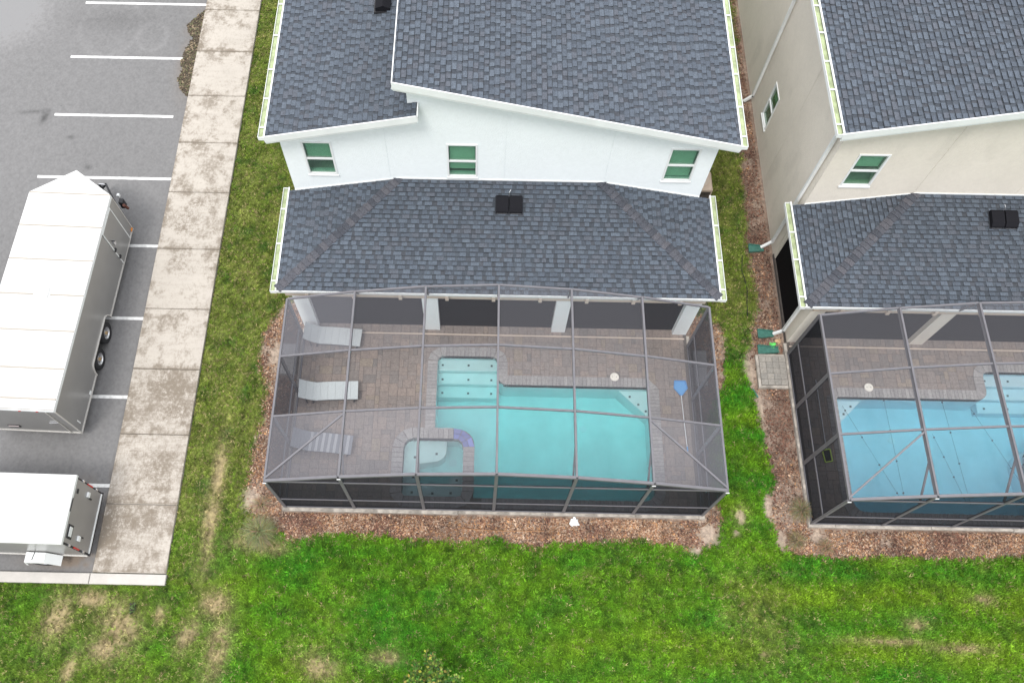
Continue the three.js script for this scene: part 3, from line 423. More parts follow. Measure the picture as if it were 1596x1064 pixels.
  const brackets = []; for (let x = -5.2; x < 6.4; x += 1.38) new Soup(TF).box(x - 0.05, x + 0.05, 2.40, 2.62, -11.835, -11.74).mesh('header_bracket', o.beam, H);
  const cols = [[-5.74, -5.28], [-1.84, -1.36], [2.23, 2.67], [6.14, 6.58]];
  for (const [p, q] of cols) new Soup(TF).chip(p, q, 0, 2.34, -12.30, -11.94, 0.01).mesh('column', o.col, H);
  for (let i = 0; i < 3; i++) new Soup(TF).box(cols[i][1], cols[i + 1][0], 0.004, 2.33, -12.12, -12.10).mesh('lanai_panel', nearBlack, H);
  new Soup(TF).box(xa + 0.02, xb - 0.02, 2.60, 2.655, zw + 0.01, -12.26).mesh('lanai_ceiling', trimWhite, H);
  for (const x of [xa + 0.09, xb - 0.09]) { const out = x > 0 ? 1 : -1; new Soup(TF).box(x - 0.08, x + 0.08, -0.12, 2.6, zw + 0.003, -15.06).mesh('side_pier', wall, H); new Soup(TF).box(x - 0.08, x + 0.08, -0.12, 2.6, -12.5, -12.303).mesh('side_pier', wall, H); new Soup(TF).box(x - 0.08, x + 0.08, 2.28, 2.6, -15.06, -12.5).mesh('side_header', wall, H); new Soup(TF).box(x + out * 0.04 - 0.01, x + out * 0.04 + 0.01, -0.1, 2.28, -15.06, -12.5).mesh('side_screen', nearBlack, H); new Soup(TF).box(x - 0.09, x + 0.09, -0.12, -0.02, -15.06, -12.5).mesh('side_sill', trimWhite, H); }
  return H;
}
function ventBox(g, TF, x, y, z, w, k) { // single hooded roof vent
  const s = new Soup(TF), h = 0.16, a = w / 2; s.box(x - a - 0.05, x + a + 0.05, y - 0.06, y + 0.02, z - a - 0.1, z + a + 0.1); s.mesh('flange', blackMetal, g);
  const t = new Soup(TF); t.wallXY([[x - a, y], [x + a, y], [x + a, y + h * 0.85], [x, y + h * 1.35], [x - a, y + h * 0.85]], z - a - 0.06, z + a + 0.06); t.mesh('hood', ventBlack, g);
}
function ventTwin(g, TF, x, z, y, ml) {
  const tilt = (dx, dz, h) => [x + dx, y - ml * dz + h, z + dz];
  const fl = new Soup(TF); fl.quad(tilt(-0.42, 0.28, 0.034), tilt(0.42, 0.28, 0.034), tilt(0.42, -0.28, 0.034), tilt(-0.42, -0.28, 0.034)); fl.mesh('flange', deckMat, g);
  for (const c of [-0.205, 0.205]) {
    const w = 0.185, s = new Soup(TF), prof = [[-0.25, 0.03], [-0.25, 0.14], [-0.18, 0.19], [0.16, 0.19], [0.25, 0.12], [0.25, 0.03]];
    for (let i = 0; i < prof.length; i++) { const p = prof[i], q = prof[(i + 1) % prof.length]; s.quad(tilt(c - w, q[0], q[1]), tilt(c - w, p[0], p[1]), tilt(c + w, p[0], p[1]), tilt(c + w, q[0], q[1])); }
    for (const e of [-1, 1]) { const v = prof.map((p) => tilt(c + e * w, p[0], p[1])); for (let i = 1; i + 1 < v.length; i++) e > 0 ? s.tri(v[0], v[i], v[i + 1]) : s.tri(v[0], v[i + 1], v[i]); }
    s.mesh('hood', ventBlack, g);
  }
  new Soup(TF).box(x - 0.36, x - 0.06, y - 0.03, y - 0.01, z + 0.252, z + 0.262).mesh('lip', chrome, g); new Soup(TF).box(x + 0.06, x + 0.36, y - 0.03, y - 0.01, z + 0.252, z + 0.262).mesh('lip', chrome, g);
  new Soup(TF).add(tubeGeo([[x + 0.0, y + 0.1, z - 0.2], [x, y + 0.3, z - 0.28], [x + 0.05, y + 0.36, z - 0.34]], 0.012, 10, 5)).mesh('vent_pipe', chrome, g);
}
const WY = [3.755, 5.165];
const whiteHouse = house({ TF: TF1, name: 'white_house', label: 'white stucco two-storey house with dark shingle roofs behind the middle pool cage', hu: 5.95, ventX: 0.725, wall: whiteStucco, beam: tanStucco, col: whiteStucco, seed: 100,
  windows: [[-5.22, -4.46, WY[0], WY[1], 0.55], [-1.07, -0.29, WY[0], WY[1], 0.9], [5.31, 6.07, WY[0], WY[1], 0.97]] });
const creamHouse = house({ TF: TF2, name: 'cream_house', label: 'cream stucco two-storey house with dark shingle roofs at the right edge', hu: 6.75, ventX: 1.0, wall: creamStucco, beam: tanStucco, col: creamStucco, seed: 300,
  windows: [[5.08, 5.86, 3.93, 5.30, 0.5], [-1.07, -0.29, 3.93, 5.30, 0.9]], sideWindows: [[-20.52, -19.85, 0.78, 2.25, 0.4]] });
/* downspouts of the cream house (world coordinates) */
pipe(creamHouse, null, [[9.52, 6.66, -21.55], [9.72, 6.4, -21.55], [9.72, 0.28, -21.55], [9.5, 0.02, -21.55]]);
pipe(creamHouse, null, [[9.35, 6.66, -15.38], [9.72, 6.35, -15.38], [9.72, 0.22, -15.38], [9.42, 0.0, -15.3]]);
pipe(creamHouse, null, [[9.40, 2.68, -11.95], [9.62, 2.50, -12.05], [9.66, 0.22, -12.05], [9.45, 0.0, -12.05]]);

/* ---------- patios, pools, cages ---------- */
// corner list [x, z, radius] -> dense closed outline
function rounded(cs) {
  const out = [], n = cs.length;
  for (let i = 0; i < n; i++) {
    const [x, z, r] = cs[i], a = cs[(i + n - 1) % n], b = cs[(i + 1) % n];
    if (r < 0.03) { out.push([x, z]); continue; }
    const da = nrm([a[0] - x, 0, a[1] - z]), db = nrm([b[0] - x, 0, b[1] - z]);
    for (let k = 0; k <= 8; k++) { const t = k / 8 * Math.PI / 2, u = 1 - Math.sin(t), v = 1 - Math.cos(t); out.push([x + r * (da[0] * u + db[0] * v), z + r * (da[2] * u + db[2] * v)]); }
  }
  return out;
}
function dist2path(x, z, P) { let d = 1e9; for (let i = 0; i < P.length; i++) { const a = P[i], b = P[(i + 1) % P.length], vx = b[0] - a[0], vz = b[1] - a[1], t = clamp(((x - a[0]) * vx + (z - a[1]) * vz) / (vx * vx + vz * vz || 1)); d = Math.min(d, Math.hypot(x - a[0] - t * vx, z - a[1] - t * vz)); } return d; }
// bricks laid head to tail along an outline; outward is to the left of travel
function copingBricks(P, closed, w, len, make, skip) {
  const pts = closed ? P.concat([P[0]]) : P, S = [0]; for (let i = 1; i < pts.length; i++) S.push(S[i - 1] + Math.hypot(pts[i][0] - pts[i - 1][0], pts[i][1] - pts[i - 1][1]));
  const at = (s) => { let i = 1; while (i < S.length - 1 && S[i] < s) i++; const t = (s - S[i - 1]) / (S[i] - S[i - 1] || 1), a = pts[i - 1], b = pts[i]; return [lerp(a[0], b[0], t), lerp(a[1], b[1], t)]; };
  const L = S[S.length - 1], n = Math.round(L / len), nor = (s) => { const a = at(clamp(s - 0.05, 0, L)), b = at(clamp(s + 0.05, 0, L)), l = Math.hypot(b[0] - a[0], b[1] - a[1]) || 1; return [(b[1] - a[1]) / l, -(b[0] - a[0]) / l]; };
  for (let i = 0; i < n; i++) {
    const s0 = (i + 0.035) * L / n, s1 = (i + 0.965) * L / n, a = at(s0), b = at(s1), na = nor(s0), nb = nor(s1), m = at((s0 + s1) / 2);
    if (skip && skip(m[0], m[1])) continue;
    make([a, b, [b[0] + nb[0] * w, b[1] + nb[1] * w], [a[0] + na[0] * w, a[1] + na[1] * w]], m, i);
  }
}
const poolC = [[-1.39, -11.02, 0.18], [0.52, -11.02, 0.18], [0.52, -10.07, 0.3], [5.27, -10.07, 0.05], [5.27, -6.42, 0.35], [-0.17, -6.42, 0], [-0.17, -8.56, 0.5], [-1.39, -8.56, 0]];
const poolP = rounded(poolC), spaP = rounded([[-2.32, -8.25, 0.32], [-0.5, -8.25, 0.26], [-0.5, -6.44, 0.12], [-2.32, -6.44, 0.12]]);
const paverTones = [[0.300, 0.238, 0.205], [0.262, 0.216, 0.190], [0.335, 0.262, 0.220], [0.228, 0.198, 0.182], [0.282, 0.236, 0.212], [0.325, 0.262, 0.200], [0.190, 0.170, 0.160]];
const paverMap = speckle(0.3, 20, 5, [0.7, 0.7], 256), paverMats = (paverTones.forEach((c, i) => { paverTones[i] = mix3(c, [0.262, 0.225, 0.203], 0.35); }), paverTones).map((c) => mat(c, 0.9, { map: paverMap, bumpMap: grain, bumpScale: 0.004 })), paverVC = mat([1, 1, 1], 0.9, { vertexColors: true, map: paverMap, bumpMap: grain, bumpScale: 0.004 });
const copeMats = [[0.33, 0.315, 0.305], [0.30, 0.285, 0.28], [0.36, 0.345, 0.335]].map((c) => mat(c, 0.88, { map: paverMap, bumpMap: grain, bumpScale: 0.003 }));
const tileBlue = [[0.075, 0.10, 0.33], [0.10, 0.14, 0.42], [0.055, 0.075, 0.26]].map((c) => mat(c, 0.2, { clearcoat: 0.6 }));
const rippleMap = tex(256, 256, (u, v) => { const n = octaves(u, v, 6, 3); return [n, n, n]; }, [3.1, 3.1], true);
const sandJoint = mat([0.115, 0.10, 0.09], 0.97, { map: paverMap });
const plasterMap = speckle(0.12, 4, 5, [2.7, 2.7], 256), markerTile = mat([0.02, 0.05, 0.06], 0.4), lidWhite = mat([0.80, 0.76, 0.68], 0.5, { map: speckle(0.12, 8, 3, [0.4, 0.4], 64) });
const footing = mat([0.50, 0.455, 0.40], 0.95, { map: speckle(0.5, 8, 5, [1.3, 1.3], 256), bumpMap: grainCoarse, bumpScale: 0.02 });
const trimAlu2 = mat([0.62, 0.62, 0.63], 0.45, { metalness: 0.3 });
function poolside(o) {
  const { TF, x0, x1, nth } = o, [pa, pb, pc, pd] = o.rect, seed = o.seed, pz = TF.z;
  const W = (q) => [TF.s * q[0] + TF.x, q[1] + TF.z];
  // --- patio
  const patio = new THREE.Group(); patio.name = numbered('patio'); patio.position.set(TF.s * 0.4 + TF.x, GY, -9 + TF.z); tag(patio, o.patioLabel, null, null, 'structure'); scene.add(patio);
  const hole = poolP.map((q) => q), sHole = spaP;
  const bed = new Soup(TF); bed.slab([[-5.71, -15.24], [6.6, -15.24], [6.6, -6.03], [-5.71, -6.03]], GY - 0.1, -0.014, { holes: [poolP.map((q) => q), spaP.map((q) => q)], sides: true }); bed.mesh('paver_bedding', sandJoint, patio);
  const er = rngOf(seed + 50);
  for (const [a, b, c, d] of [[-5.80, -5.70, -11.9, -6.04], [6.59, 6.69, -11.9, -6.04]]) new Soup(TF).chip(a, b, GY - 0.1, 0.004, c, d, 0.012).mesh('slab_edge', footing, patio);
  { let x = -5.80; while (x < 6.69 - 0.01) { const q = Math.min(6.69, x + 1.7 + 1.2 * er()); new Soup(TF).chip(x + 0.004, q - 0.004, GY - 0.12, 0.004 + 0.004 * er(), -6.04, -5.955 + 0.03 * er(), 0.014).mesh('slab_edge', footing, patio); x = q; } }
  // pavers of five sizes on a 14 cm module
  const m = 0.14, nx = Math.floor((6.58 + 5.69) / m), nz = Math.floor((12.14 - 6.06) / m), occ = new Uint8Array(nx * nz), list = [], r = rngOf(seed + 60);
  const bad = (i, j) => { if (i < 0 || j < 0 || i >= nx || j >= nz || occ[j * nx + i]) return true; const x = -5.69 + (i + 0.5) * m, z = -12.14 + (j + 0.5) * m; return inPoly(x, z, poolP) || inPoly(x, z, spaP) || dist2path(x, z, poolP) < 0.14 || dist2path(x, z, spaP) < 0.14; };
  const kinds = [[2, 2, 0.30], [2, 1, 0.52], [1, 2, 0.74], [3, 2, 0.86], [2, 3, 1]];
  for (let j = 0; j < nz; j++) for (let i = 0; i < nx; i++) {
    if (bad(i, j)) continue; const q = r(), tries = [kinds.find((k) => q < k[2]), kinds[0], kinds[1], kinds[2], [1, 1]];
    for (const [a, b] of tries) { let ok = true; for (let v = 0; v < b && ok; v++) for (let u = 0; u < a; u++) if (bad(i + u, j + v)) { ok = false; break; } if (!ok) continue; for (let v = 0; v < b; v++) for (let u = 0; u < a; u++) occ[(j + v) * nx + i + u] = 1; list.push([i, j, a, b]); break; }
  }
  const view = (q) => { const [x, z] = W([-5.69 + (q[0] + q[2] / 2) * m, -12.14 + (q[1] + q[3] / 2) * m]); return (x < 15.6 && z > -11.9 ? 1 : 0) * q[2] * q[3] * (1 + (z + 12) * 0.04); };
  list.sort((a, b) => view(b) - view(a)); const rest = new Soup(TF);
  list.forEach(([i, j, a, b], k) => {
    const xa = -5.69 + i * m, za = -12.14 + j * m, s = k < o.singles ? new Soup(TF) : rest, y = 0.004 * (r() - 0.5), t = clamp(0.5 + 1.1 * fbm(xa * 0.8 + seed, za * 0.8) + 0.5 * (r() - 0.5)), ti = r() < 0.45 ? Math.floor(r() * 7) : [3, 1, 4, 0, 2][Math.floor(clamp(t, 0, 0.999) * 5)];
    s.chip(xa + 0.003, xa + a * m - 0.003, -0.05, y, za + 0.003, za + b * m - 0.003, 0.004, k < o.singles ? undefined : paverTones[ti]);
    if (k < o.singles) s.mesh('paver', paverMats[ti], patio);
  });
  rest.mesh('pavers', paverVC, patio, 'stuff');
  new Soup(TF).box(-5.5, 6.52, -0.04, 0.006, -11.81, -11.765).mesh('deck_drain', mat([0.50, 0.41, 0.34], 0.7), patio);
  // --- pool
  const plaster = mat(o.plaster, 0.7, { map: plasterMap });
  const pool = thing('swimming_pool', o.poolLabel, 'pool', [TF.s * 2 + TF.x, GY, -8.3 + TF.z]);
  const WL = -0.085, FL = -1.35;
  const shellP = poolP;
  { const s = new Soup(TF); s.slab(shellP, FL, FL, { sides: false }); s.slab(shellP, FL, -0.045, { top: false, inward: true }); s.mesh('shell', plaster, pool); }
  [[-10.63, -0.34], [-10.24, -0.60], [-9.85, -0.86]].forEach(([z, y], i) => new Soup(TF).chip(-1.385, i === 0 ? 0.515 : 0.56 + 0.0, FL, y, i ? [-10.63, -10.24][i - 1] - 0.002 : -11.015, z, 0.02).mesh('step', plaster, pool));
  new Soup(TF).slab([[4.38, -10.065], [5.265, -10.065], [5.265, -9.2]], FL, -0.42, {}).mesh('corner_seat', plaster, pool);
  const dot = (x, y, z, parent, c = 0.045) => new Soup(TF).box(x - c / 2 * 1.2, x + c / 2 * 1.2, y - 0.004, y + 0.006, z - c / 2 * 1.2, z + c / 2 * 1.2).mesh('marker_tile', markerTile, parent);
  for (const [z, y] of [[-10.82, -0.34], [-10.40, -0.60], [-10.01, -0.86]]) for (const x of [-1.24, -0.41, 0.33]) dot(x, y, z, pool, 0.055);
  for (const [x, z] of [[4.72, -9.88], [4.98, -9.62], [5.2, -9.40]]) dot(x, -0.42, z, pool, 0.055);
  for (const z of [-9.0, -7.0]) new Soup(TF).add(cyl(0.11, 0.11, 0.02, 20), M4(3.3, FL + 0.012, z)).mesh('floor_drain', mat([0.72, 0.80, 0.82], 0.5), pool);
  const water = mat([1, 1, 1], 0.02, { bumpMap: rippleMap, bumpScale: 0.012, transmission: 1, thickness: 1, ior: 1.33, attenuationColor: new THREE.Color().setRGB(...o.tint), attenuationDistance: o.far });
  const grow = (P, e) => { const n = P.length; return P.map((q, i) => { const a = P[(i + n - 1) % n], b = P[(i + 1) % n], d = nrm([b[0] - a[0], 0, b[1] - a[1]]); return [q[0] + d[2] * e, q[1] - d[0] * e]; }); };
  new Soup(TF).slab(grow(poolP, 0.015), FL - 0.1, WL, { bottom: true }).mesh('water', water, pool);
  const cr = rngOf(seed + 70);
  copingBricks(poolP, true, 0.31, 0.118, (q, mm, i) => { const s = new Soup(TF); s.slab(q.map((p) => p), -0.06, 0.022 + 0.003 * cr(), {}); s.mesh('coping_brick', copeMats[Math.floor(cr() * 3)], pool); }, (x, z) => (x < 0.05 && z > -8.7 && x > -1.36) || (Math.abs(x + 1.39) < 0.02 && z > -8.6));
  // --- spa
  const spa = thing('spa', o.spaLabel, 'spa', [TF.s * -1.4 + TF.x, GY, -7.3 + TF.z]);
  { const s = new Soup(TF); s.slab(spaP, -1.05, -1.05, { sides: false }); s.slab(spaP, -1.05, -0.02, { top: false, inward: true }); s.mesh('shell', plaster, spa); }
  const quarter = [[-2.31, -8.24], [-1.02, -8.24]]; for (let k = 1; k < 8; k++) { const t = k / 8 * Math.PI / 2; quarter.push([-1.42 + 0.40 * Math.cos(t), -7.95 + 0.36 * Math.sin(t)]); } quarter.push([-1.45, -7.58], [-1.85, -7.52], [-1.85, -6.45], [-2.31, -6.45]);
  new Soup(TF).slab(quarter, -1.05, -0.33, {}).mesh('bench', plaster, spa);
  new Soup(TF).slab([[-1.848, -6.90], [-0.51, -6.90], [-0.51, -6.45], [-1.848, -6.45]], -1.05, -0.33, {}).mesh('bench', plaster, spa);
  new Soup(TF).slab([[-0.9, -7.05], [-0.51, -7.25], [-0.51, -6.902], [-0.9, -6.902]], -1.05, -0.33, {}).mesh('bench', plaster, spa);
  for (const [x, z] of [[-1.98, -7.72], [-2.0, -7.1], [-1.32, -7.84], [-2.02, -6.62], [-1.4, -6.6], [-0.85, -6.62], [-0.68, -7.02]]) dot(x, -0.33, z, spa, 0.06);
  new Soup(TF).add(cyl(0.12, 0.12, 0.02, 20), M4(-0.82, -1.035, -7.72)).mesh('floor_drain', mat([0.72, 0.80, 0.82], 0.5), spa);
  const water2 = mat([1, 1, 1], 0.02, { transmission: 1, thickness: 1, ior: 1.33, attenuationColor: new THREE.Color().setRGB(...o.tint), attenuationDistance: o.far });
  new Soup(TF).slab(grow(spaP, 0.012), -1.1, -0.055, { bottom: true }).mesh('water', water2, spa);
  const isTile = (x, z) => x > -0.80 && z < -8.02;
  copingBricks(spaP, true, 0.34, 0.155, (q, mm) => {
    const s = new Soup(TF); if (!isTile(mm[0], mm[1])) { s.slab(q, -0.3, 0.035 + 0.003 * cr(), {}); s.mesh('coping_brick', copeMats[Math.floor(cr() * 3)], spa); return; }
    const l2 = (a, b, t) => [lerp(a[0], b[0], t), lerp(a[1], b[1], t)]; s.slab(q, -0.3, -0.02, {}); s.mesh('spillway_base', copeMats[2], spa);
    for (const [u, v] of [[0.02, 0.48], [0.52, 0.98]]) new Soup(TF).slab([l2(q[0], q[3], u), l2(q[1], q[2], u), l2(q[1], q[2], v), l2(q[0], q[3], v)], -0.02, 0.012, {}).mesh('spillway_tile', tileBlue[Math.floor(cr() * 3)], spa);
  });
  const lid = thing('skimmer_lid', o.lidLabel, 'skimmer lid', [TF.s * 4.21 + TF.x, 0.0, -10.40 + TF.z], 0, 'round skimmer lids');
  { const s = new Soup(); s.add(cyl(0.135, 0.14, 0.02, 28), M4(TF.s * 4.21 + TF.x, 0.014 + 0.02, -10.40 + TF.z)); s.mesh('lid', lidWhite, lid); for (const e of [-1, 1]) new Soup().add(cyl(0.012, 0.012, 0.006, 8), M4(TF.s * 4.21 + TF.x + 0.06 * e, 0.047, -10.40 + TF.z)).mesh('screw', darkMetal, lid); }
  // --- screen cage
  const cage = thing('pool_cage', o.cageLabel, 'pool cage', [TF.s * 0.45 + TF.x, 0, -8.8 + TF.z]);
  const X = [0, 1, 2, 3, 4, 5, 6].map((i) => -5.708 + 12.3057 * i / 6), Hh = [2.816, 3.342, 3.725, 3.897, 3.725, 3.342, 2.816], Z = [-11.5, -9.66, -7.86, -6.045];
  const bar = (name, p, q, w, h, up) => new Soup(TF).beam(p, q, w, h, up).mesh(name, cageMat, cage);
  for (let i = 0; i < 7; i++) {
    bar('roof_beam', [X[i], Hh[i] - 0.06, Z[0]], [X[i], Hh[i] - 0.06, Z[3]], 0.055, i % 6 ? 0.15 : 0.10);
    bar('post', [X[i], 0.006, Z[3]], [X[i], Hh[i] - 0.10, Z[3]], 0.055, 0.09);
    if (i % 6) bar('knee_brace', [X[i], Hh[i] - 1.0, Z[3] - 0.04], [X[i], Hh[i] - 0.1, Z[3] - 0.95], 0.045, 0.05);
    if (i % 6) bar('rear_strut', [X[i], 2.66, -11.78], [X[i], Hh[i] - 0.05, -11.52], 0.05, 0.05);
  }
  for (let k = 0; k < 4; k++) for (let i = 0; i < 6; i++) bar(k % 3 ? 'purlin' : 'edge_beam', [X[i] + 0.028, Hh[i] - 0.035, Z[k]], [X[i + 1] - 0.028, Hh[i + 1] - 0.035, Z[k]], k === 3 ? 0.075 : 0.055, k === 3 ? 0.09 : 0.055);
  for (const [a, b] of [[0, 1], [6, 5]]) bar('roof_brace', [X[a], Hh[a] - 0.02, Z[3] - 0.06], [X[b], Hh[b] - 0.02, Z[2] + 0.06], 0.05, 0.05);
  for (const y of [2.74, 0.92, 0.035]) for (let i = 0; i < 6; i++) bar('rail', [X[i] + 0.028, y, Z[3]], [X[i + 1] - 0.028, y, Z[3]], 0.045, y > 2 ? 0.07 : 0.05);
  for (const i of [0, 6]) { for (const y of [0.92, 0.035]) bar('rail', [X[i], y, Z[0]], [X[i], y, Z[3]], 0.045, 0.05); for (const z of Z.slice(0, 3)) bar('post', [X[i], 0.006, z], [X[i], Hh[i] - 0.10, z], 0.12, 0.05); }
  const scr = (name, m, q) => new Soup(TF).quad(...q).mesh(name, m, cage);
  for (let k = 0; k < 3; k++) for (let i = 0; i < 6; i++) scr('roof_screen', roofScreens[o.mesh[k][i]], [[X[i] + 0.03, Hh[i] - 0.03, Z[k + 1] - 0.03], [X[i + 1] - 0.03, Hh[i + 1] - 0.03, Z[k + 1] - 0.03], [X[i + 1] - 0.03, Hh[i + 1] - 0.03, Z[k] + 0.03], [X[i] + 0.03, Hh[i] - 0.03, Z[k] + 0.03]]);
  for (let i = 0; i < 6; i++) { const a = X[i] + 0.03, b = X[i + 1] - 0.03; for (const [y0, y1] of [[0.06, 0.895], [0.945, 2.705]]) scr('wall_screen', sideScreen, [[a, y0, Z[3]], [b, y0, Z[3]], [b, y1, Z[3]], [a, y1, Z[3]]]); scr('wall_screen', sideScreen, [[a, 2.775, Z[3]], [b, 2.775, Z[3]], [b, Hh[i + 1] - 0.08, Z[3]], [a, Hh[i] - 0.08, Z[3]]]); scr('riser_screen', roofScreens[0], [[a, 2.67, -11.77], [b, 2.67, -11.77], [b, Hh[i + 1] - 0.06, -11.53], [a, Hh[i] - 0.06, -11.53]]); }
  for (const i of [0, 6]) for (let k = 0; k < 3; k++) for (const [y0, y1] of [[0.06, 0.895], [0.945, Hh[i] - 0.12]]) scr('wall_screen', sideScreen, [[X[i], y0, Z[k] + 0.03], [X[i], y0, Z[k + 1] - 0.03], [X[i], y1, Z[k + 1] - 0.03], [X[i], y1, Z[k] + 0.03]]);
  for (const i of [0, 1, 5, 6]) new Soup(TF).box(X[i] - 0.05, X[i] + 0.05, Hh[i] - 0.10, Hh[i] - 0.07, Z[3] + 0.046, Z[3] + 0.07).mesh('bracket', trimAlu2, cage);
  return { patio, pool, spa, cage };
}
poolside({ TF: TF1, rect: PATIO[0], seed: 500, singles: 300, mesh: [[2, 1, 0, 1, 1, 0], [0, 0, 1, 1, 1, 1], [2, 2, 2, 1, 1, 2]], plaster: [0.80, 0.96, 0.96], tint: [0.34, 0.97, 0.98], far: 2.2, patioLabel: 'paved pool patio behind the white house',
  poolLabel: 'turquoise swimming pool with three steps behind the white house', spaLabel: 'small square spa with a blue tile spillway beside the turquoise pool', lidLabel: 'round cream skimmer lid on the deck behind the white house', cageLabel: 'grey framed screen cage over the pool behind the white house' });
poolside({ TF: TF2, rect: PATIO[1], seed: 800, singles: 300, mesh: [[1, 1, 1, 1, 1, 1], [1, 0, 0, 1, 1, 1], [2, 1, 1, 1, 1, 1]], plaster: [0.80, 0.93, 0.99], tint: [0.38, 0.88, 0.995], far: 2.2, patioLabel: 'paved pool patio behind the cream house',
  poolLabel: 'light blue swimming pool with a cord net behind the cream house', spaLabel: 'spa beside the light blue pool of the cream house', lidLabel: 'round cream skimmer lid on the deck behind the cream house', cageLabel: 'grey framed screen cage over the pool at the right edge' });
/* ---------- loungers ---------- */
const slingA = mat([0.52, 0.56, 0.57], 0.8, { map: speckle(0.14, 24, 3, [0.4, 0.4], 128) }), slingB = mat([0.17, 0.18, 0.205], 0.8), slingC = mat([0.30, 0.31, 0.335], 0.8), seam = mat([0.30, 0.32, 0.33], 0.8);
function lounger(label, x, z, turn, striped) {
  const L = thing('sun_lounger', label, 'lounger', [x, 0, z], turn, 'loungers along the side screen', true);
  // profile along local x: raised head at -x, flat foot at +x
  const prof = []; for (let i = 0; i <= 40; i++) { const t = i / 40; let px, py; if (t < 0.3) { const u = t / 0.3; px = -0.90 + 0.48 * u; py = 0.62 - 0.32 * u + 0.03 * Math.sin(u * Math.PI) * -1; } else { const u = (t - 0.3) / 0.7; px = -0.42 + 1.30 * u; py = 0.30 + 0.06 * Math.sin(u * 2.4) * (1 - u) + 0.02 * u; } prof.push([px, py]); }
  const w = 0.30, step = striped ? 2 : 5;
  for (let i = 0, k = 0; i < 40; i += step, k++) {
    const s = new Soup(); const e = Math.min(40, i + step), gapx = 0.004;
    for (let j = i; j < e; j++) { const a = [...prof[j]], b = [...prof[j + 1]]; if (j === e - 1) { b[0] -= gapx; } s.quad([a[0], a[1], w], [b[0], b[1], w], [b[0], b[1], -w], [a[0], a[1], -w]); s.quad([a[0], a[1] - 0.025, -w], [b[0], b[1] - 0.025, -w], [b[0], b[1] - 0.025, w], [a[0], a[1] - 0.025, w]); s.quad([a[0], a[1] - 0.025, w], [b[0], b[1] - 0.025, w], [b[0], b[1], w], [a[0], a[1], w]); s.quad([b[0], b[1] - 0.025, -w], [a[0], a[1] - 0.025, -w], [a[0], a[1], -w], [b[0], b[1], -w]); if (j === i) s.quad([a[0], a[1] - 0.025, -w], [a[0], a[1] - 0.025, w], [a[0], a[1], w], [a[0], a[1], -w]); if (j === e - 1) s.quad([b[0], b[1] - 0.025, w], [b[0], b[1] - 0.025, -w], [b[0], b[1], -w], [b[0], b[1], w]); }
    s.mesh(i < 12 ? 'backrest_panel' : 'seat_panel', striped ? (i < 12 || k % 2 ? slingB : slingC) : slingA, L);
  }
  for (const e of [-1, 1]) { const s = new Soup(); s.beam([-0.46, 0.24, e * 0.27], [0.86, 0.26, e * 0.27], 0.035, 0.045); s.beam([-0.46, 0.25, e * 0.27], [-0.88, 0.57, e * 0.27], 0.03, 0.03); s.mesh('frame_rail', darkMetal, L); for (const px of [-0.55, 0.72]) new Soup().beam([px, 0.004, e * 0.26], [px + 0.06, 0.26, e * 0.27], 0.045, 0.045, [0, 0, 1]).mesh('leg', darkMetal, L); }
  new Soup().beam([-0.72, 0.03, 0.27], [-0.72, 0.42, 0.27], 0.03, 0.03, [0, 0, 1]).mesh('back_prop', darkMetal, L);
  return L;
}
lounger('grey lounger partly under the lanai eave, farthest from the lawn', -4.72, -11.50, -0.06, false);
lounger('pale grey lounger in the middle of the row of three', -4.68, -9.62, 0.05, false);
lounger('striped darker grey lounger nearest the front screen', -4.72, -7.95, -0.08, true);

/* ---------- pool tools ---------- */
const poleAlu = mat([0.72, 0.73, 0.74], 0.35, { metalness: 0.6 }), netBlue = mat([0.09, 0.30, 0.60], 0.6);
{
  const N = thing('pool_net', 'blue leaf net with a long white pole lying by the right screen', 'pool net', [6.28, 0, -9.2]);
  const p = [[6.09, -10.3], [6.43, -10.3], [6.47, -10.05], [6.29, -9.82], [6.24, -9.82], [6.06, -10.05]];
  const s = new Soup(); p.forEach((a, i) => { const b = p[(i + 1) % p.length]; s.beam([a[0], 0.05, a[1]], [b[0], 0.05, b[1]], 0.03, 0.03); }); s.mesh('hoop', mat([0.07, 0.24, 0.52], 0.5), N);
  new Soup().slab(p, 0.022, 0.034, { bottom: true }).mesh('mesh_bag', netBlue, N);
  new Soup().add(tubeGeo([[6.265, 0.05, -9.82], [6.29, 0.05, -8.9], [6.32, 0.05, -8.05]], 0.016, 8, 8)).mesh('pole', poleAlu, N);
  new Soup().add(tubeGeo([[6.318, 0.05, -8.14], [6.325, 0.05, -7.9]], 0.022, 4, 8)).mesh('grip', netBlue, N);
  const B = thing('pool_brush', 'pole with a lime green frame head lying on the cream house deck', 'pool brush', [10.6, 0, -9.2]);
  new Soup().add(tubeGeo([[10.56, 0.03, -10.45], [10.55, 0.05, -8.15]], 0.016, 8, 8)).mesh('pole', poleAlu, B);
  const lime = mat([0.42, 0.60, 0.06], 0.5), q = [[10.42, -8.12], [10.66, -8.16], [10.68, -7.78], [10.46, -7.74]]; const s2 = new Soup(); q.forEach((a, i) => { const b = q[(i + 1) % 4]; s2.beam([a[0], 0.05, a[1]], [b[0], 0.05, b[1]], 0.035, 0.03); }); s2.mesh('frame_head', lime, B);
  new Soup().slab(q, 0.02, 0.03, { bottom: true }).mesh('dark_net', nearBlack, B);
}
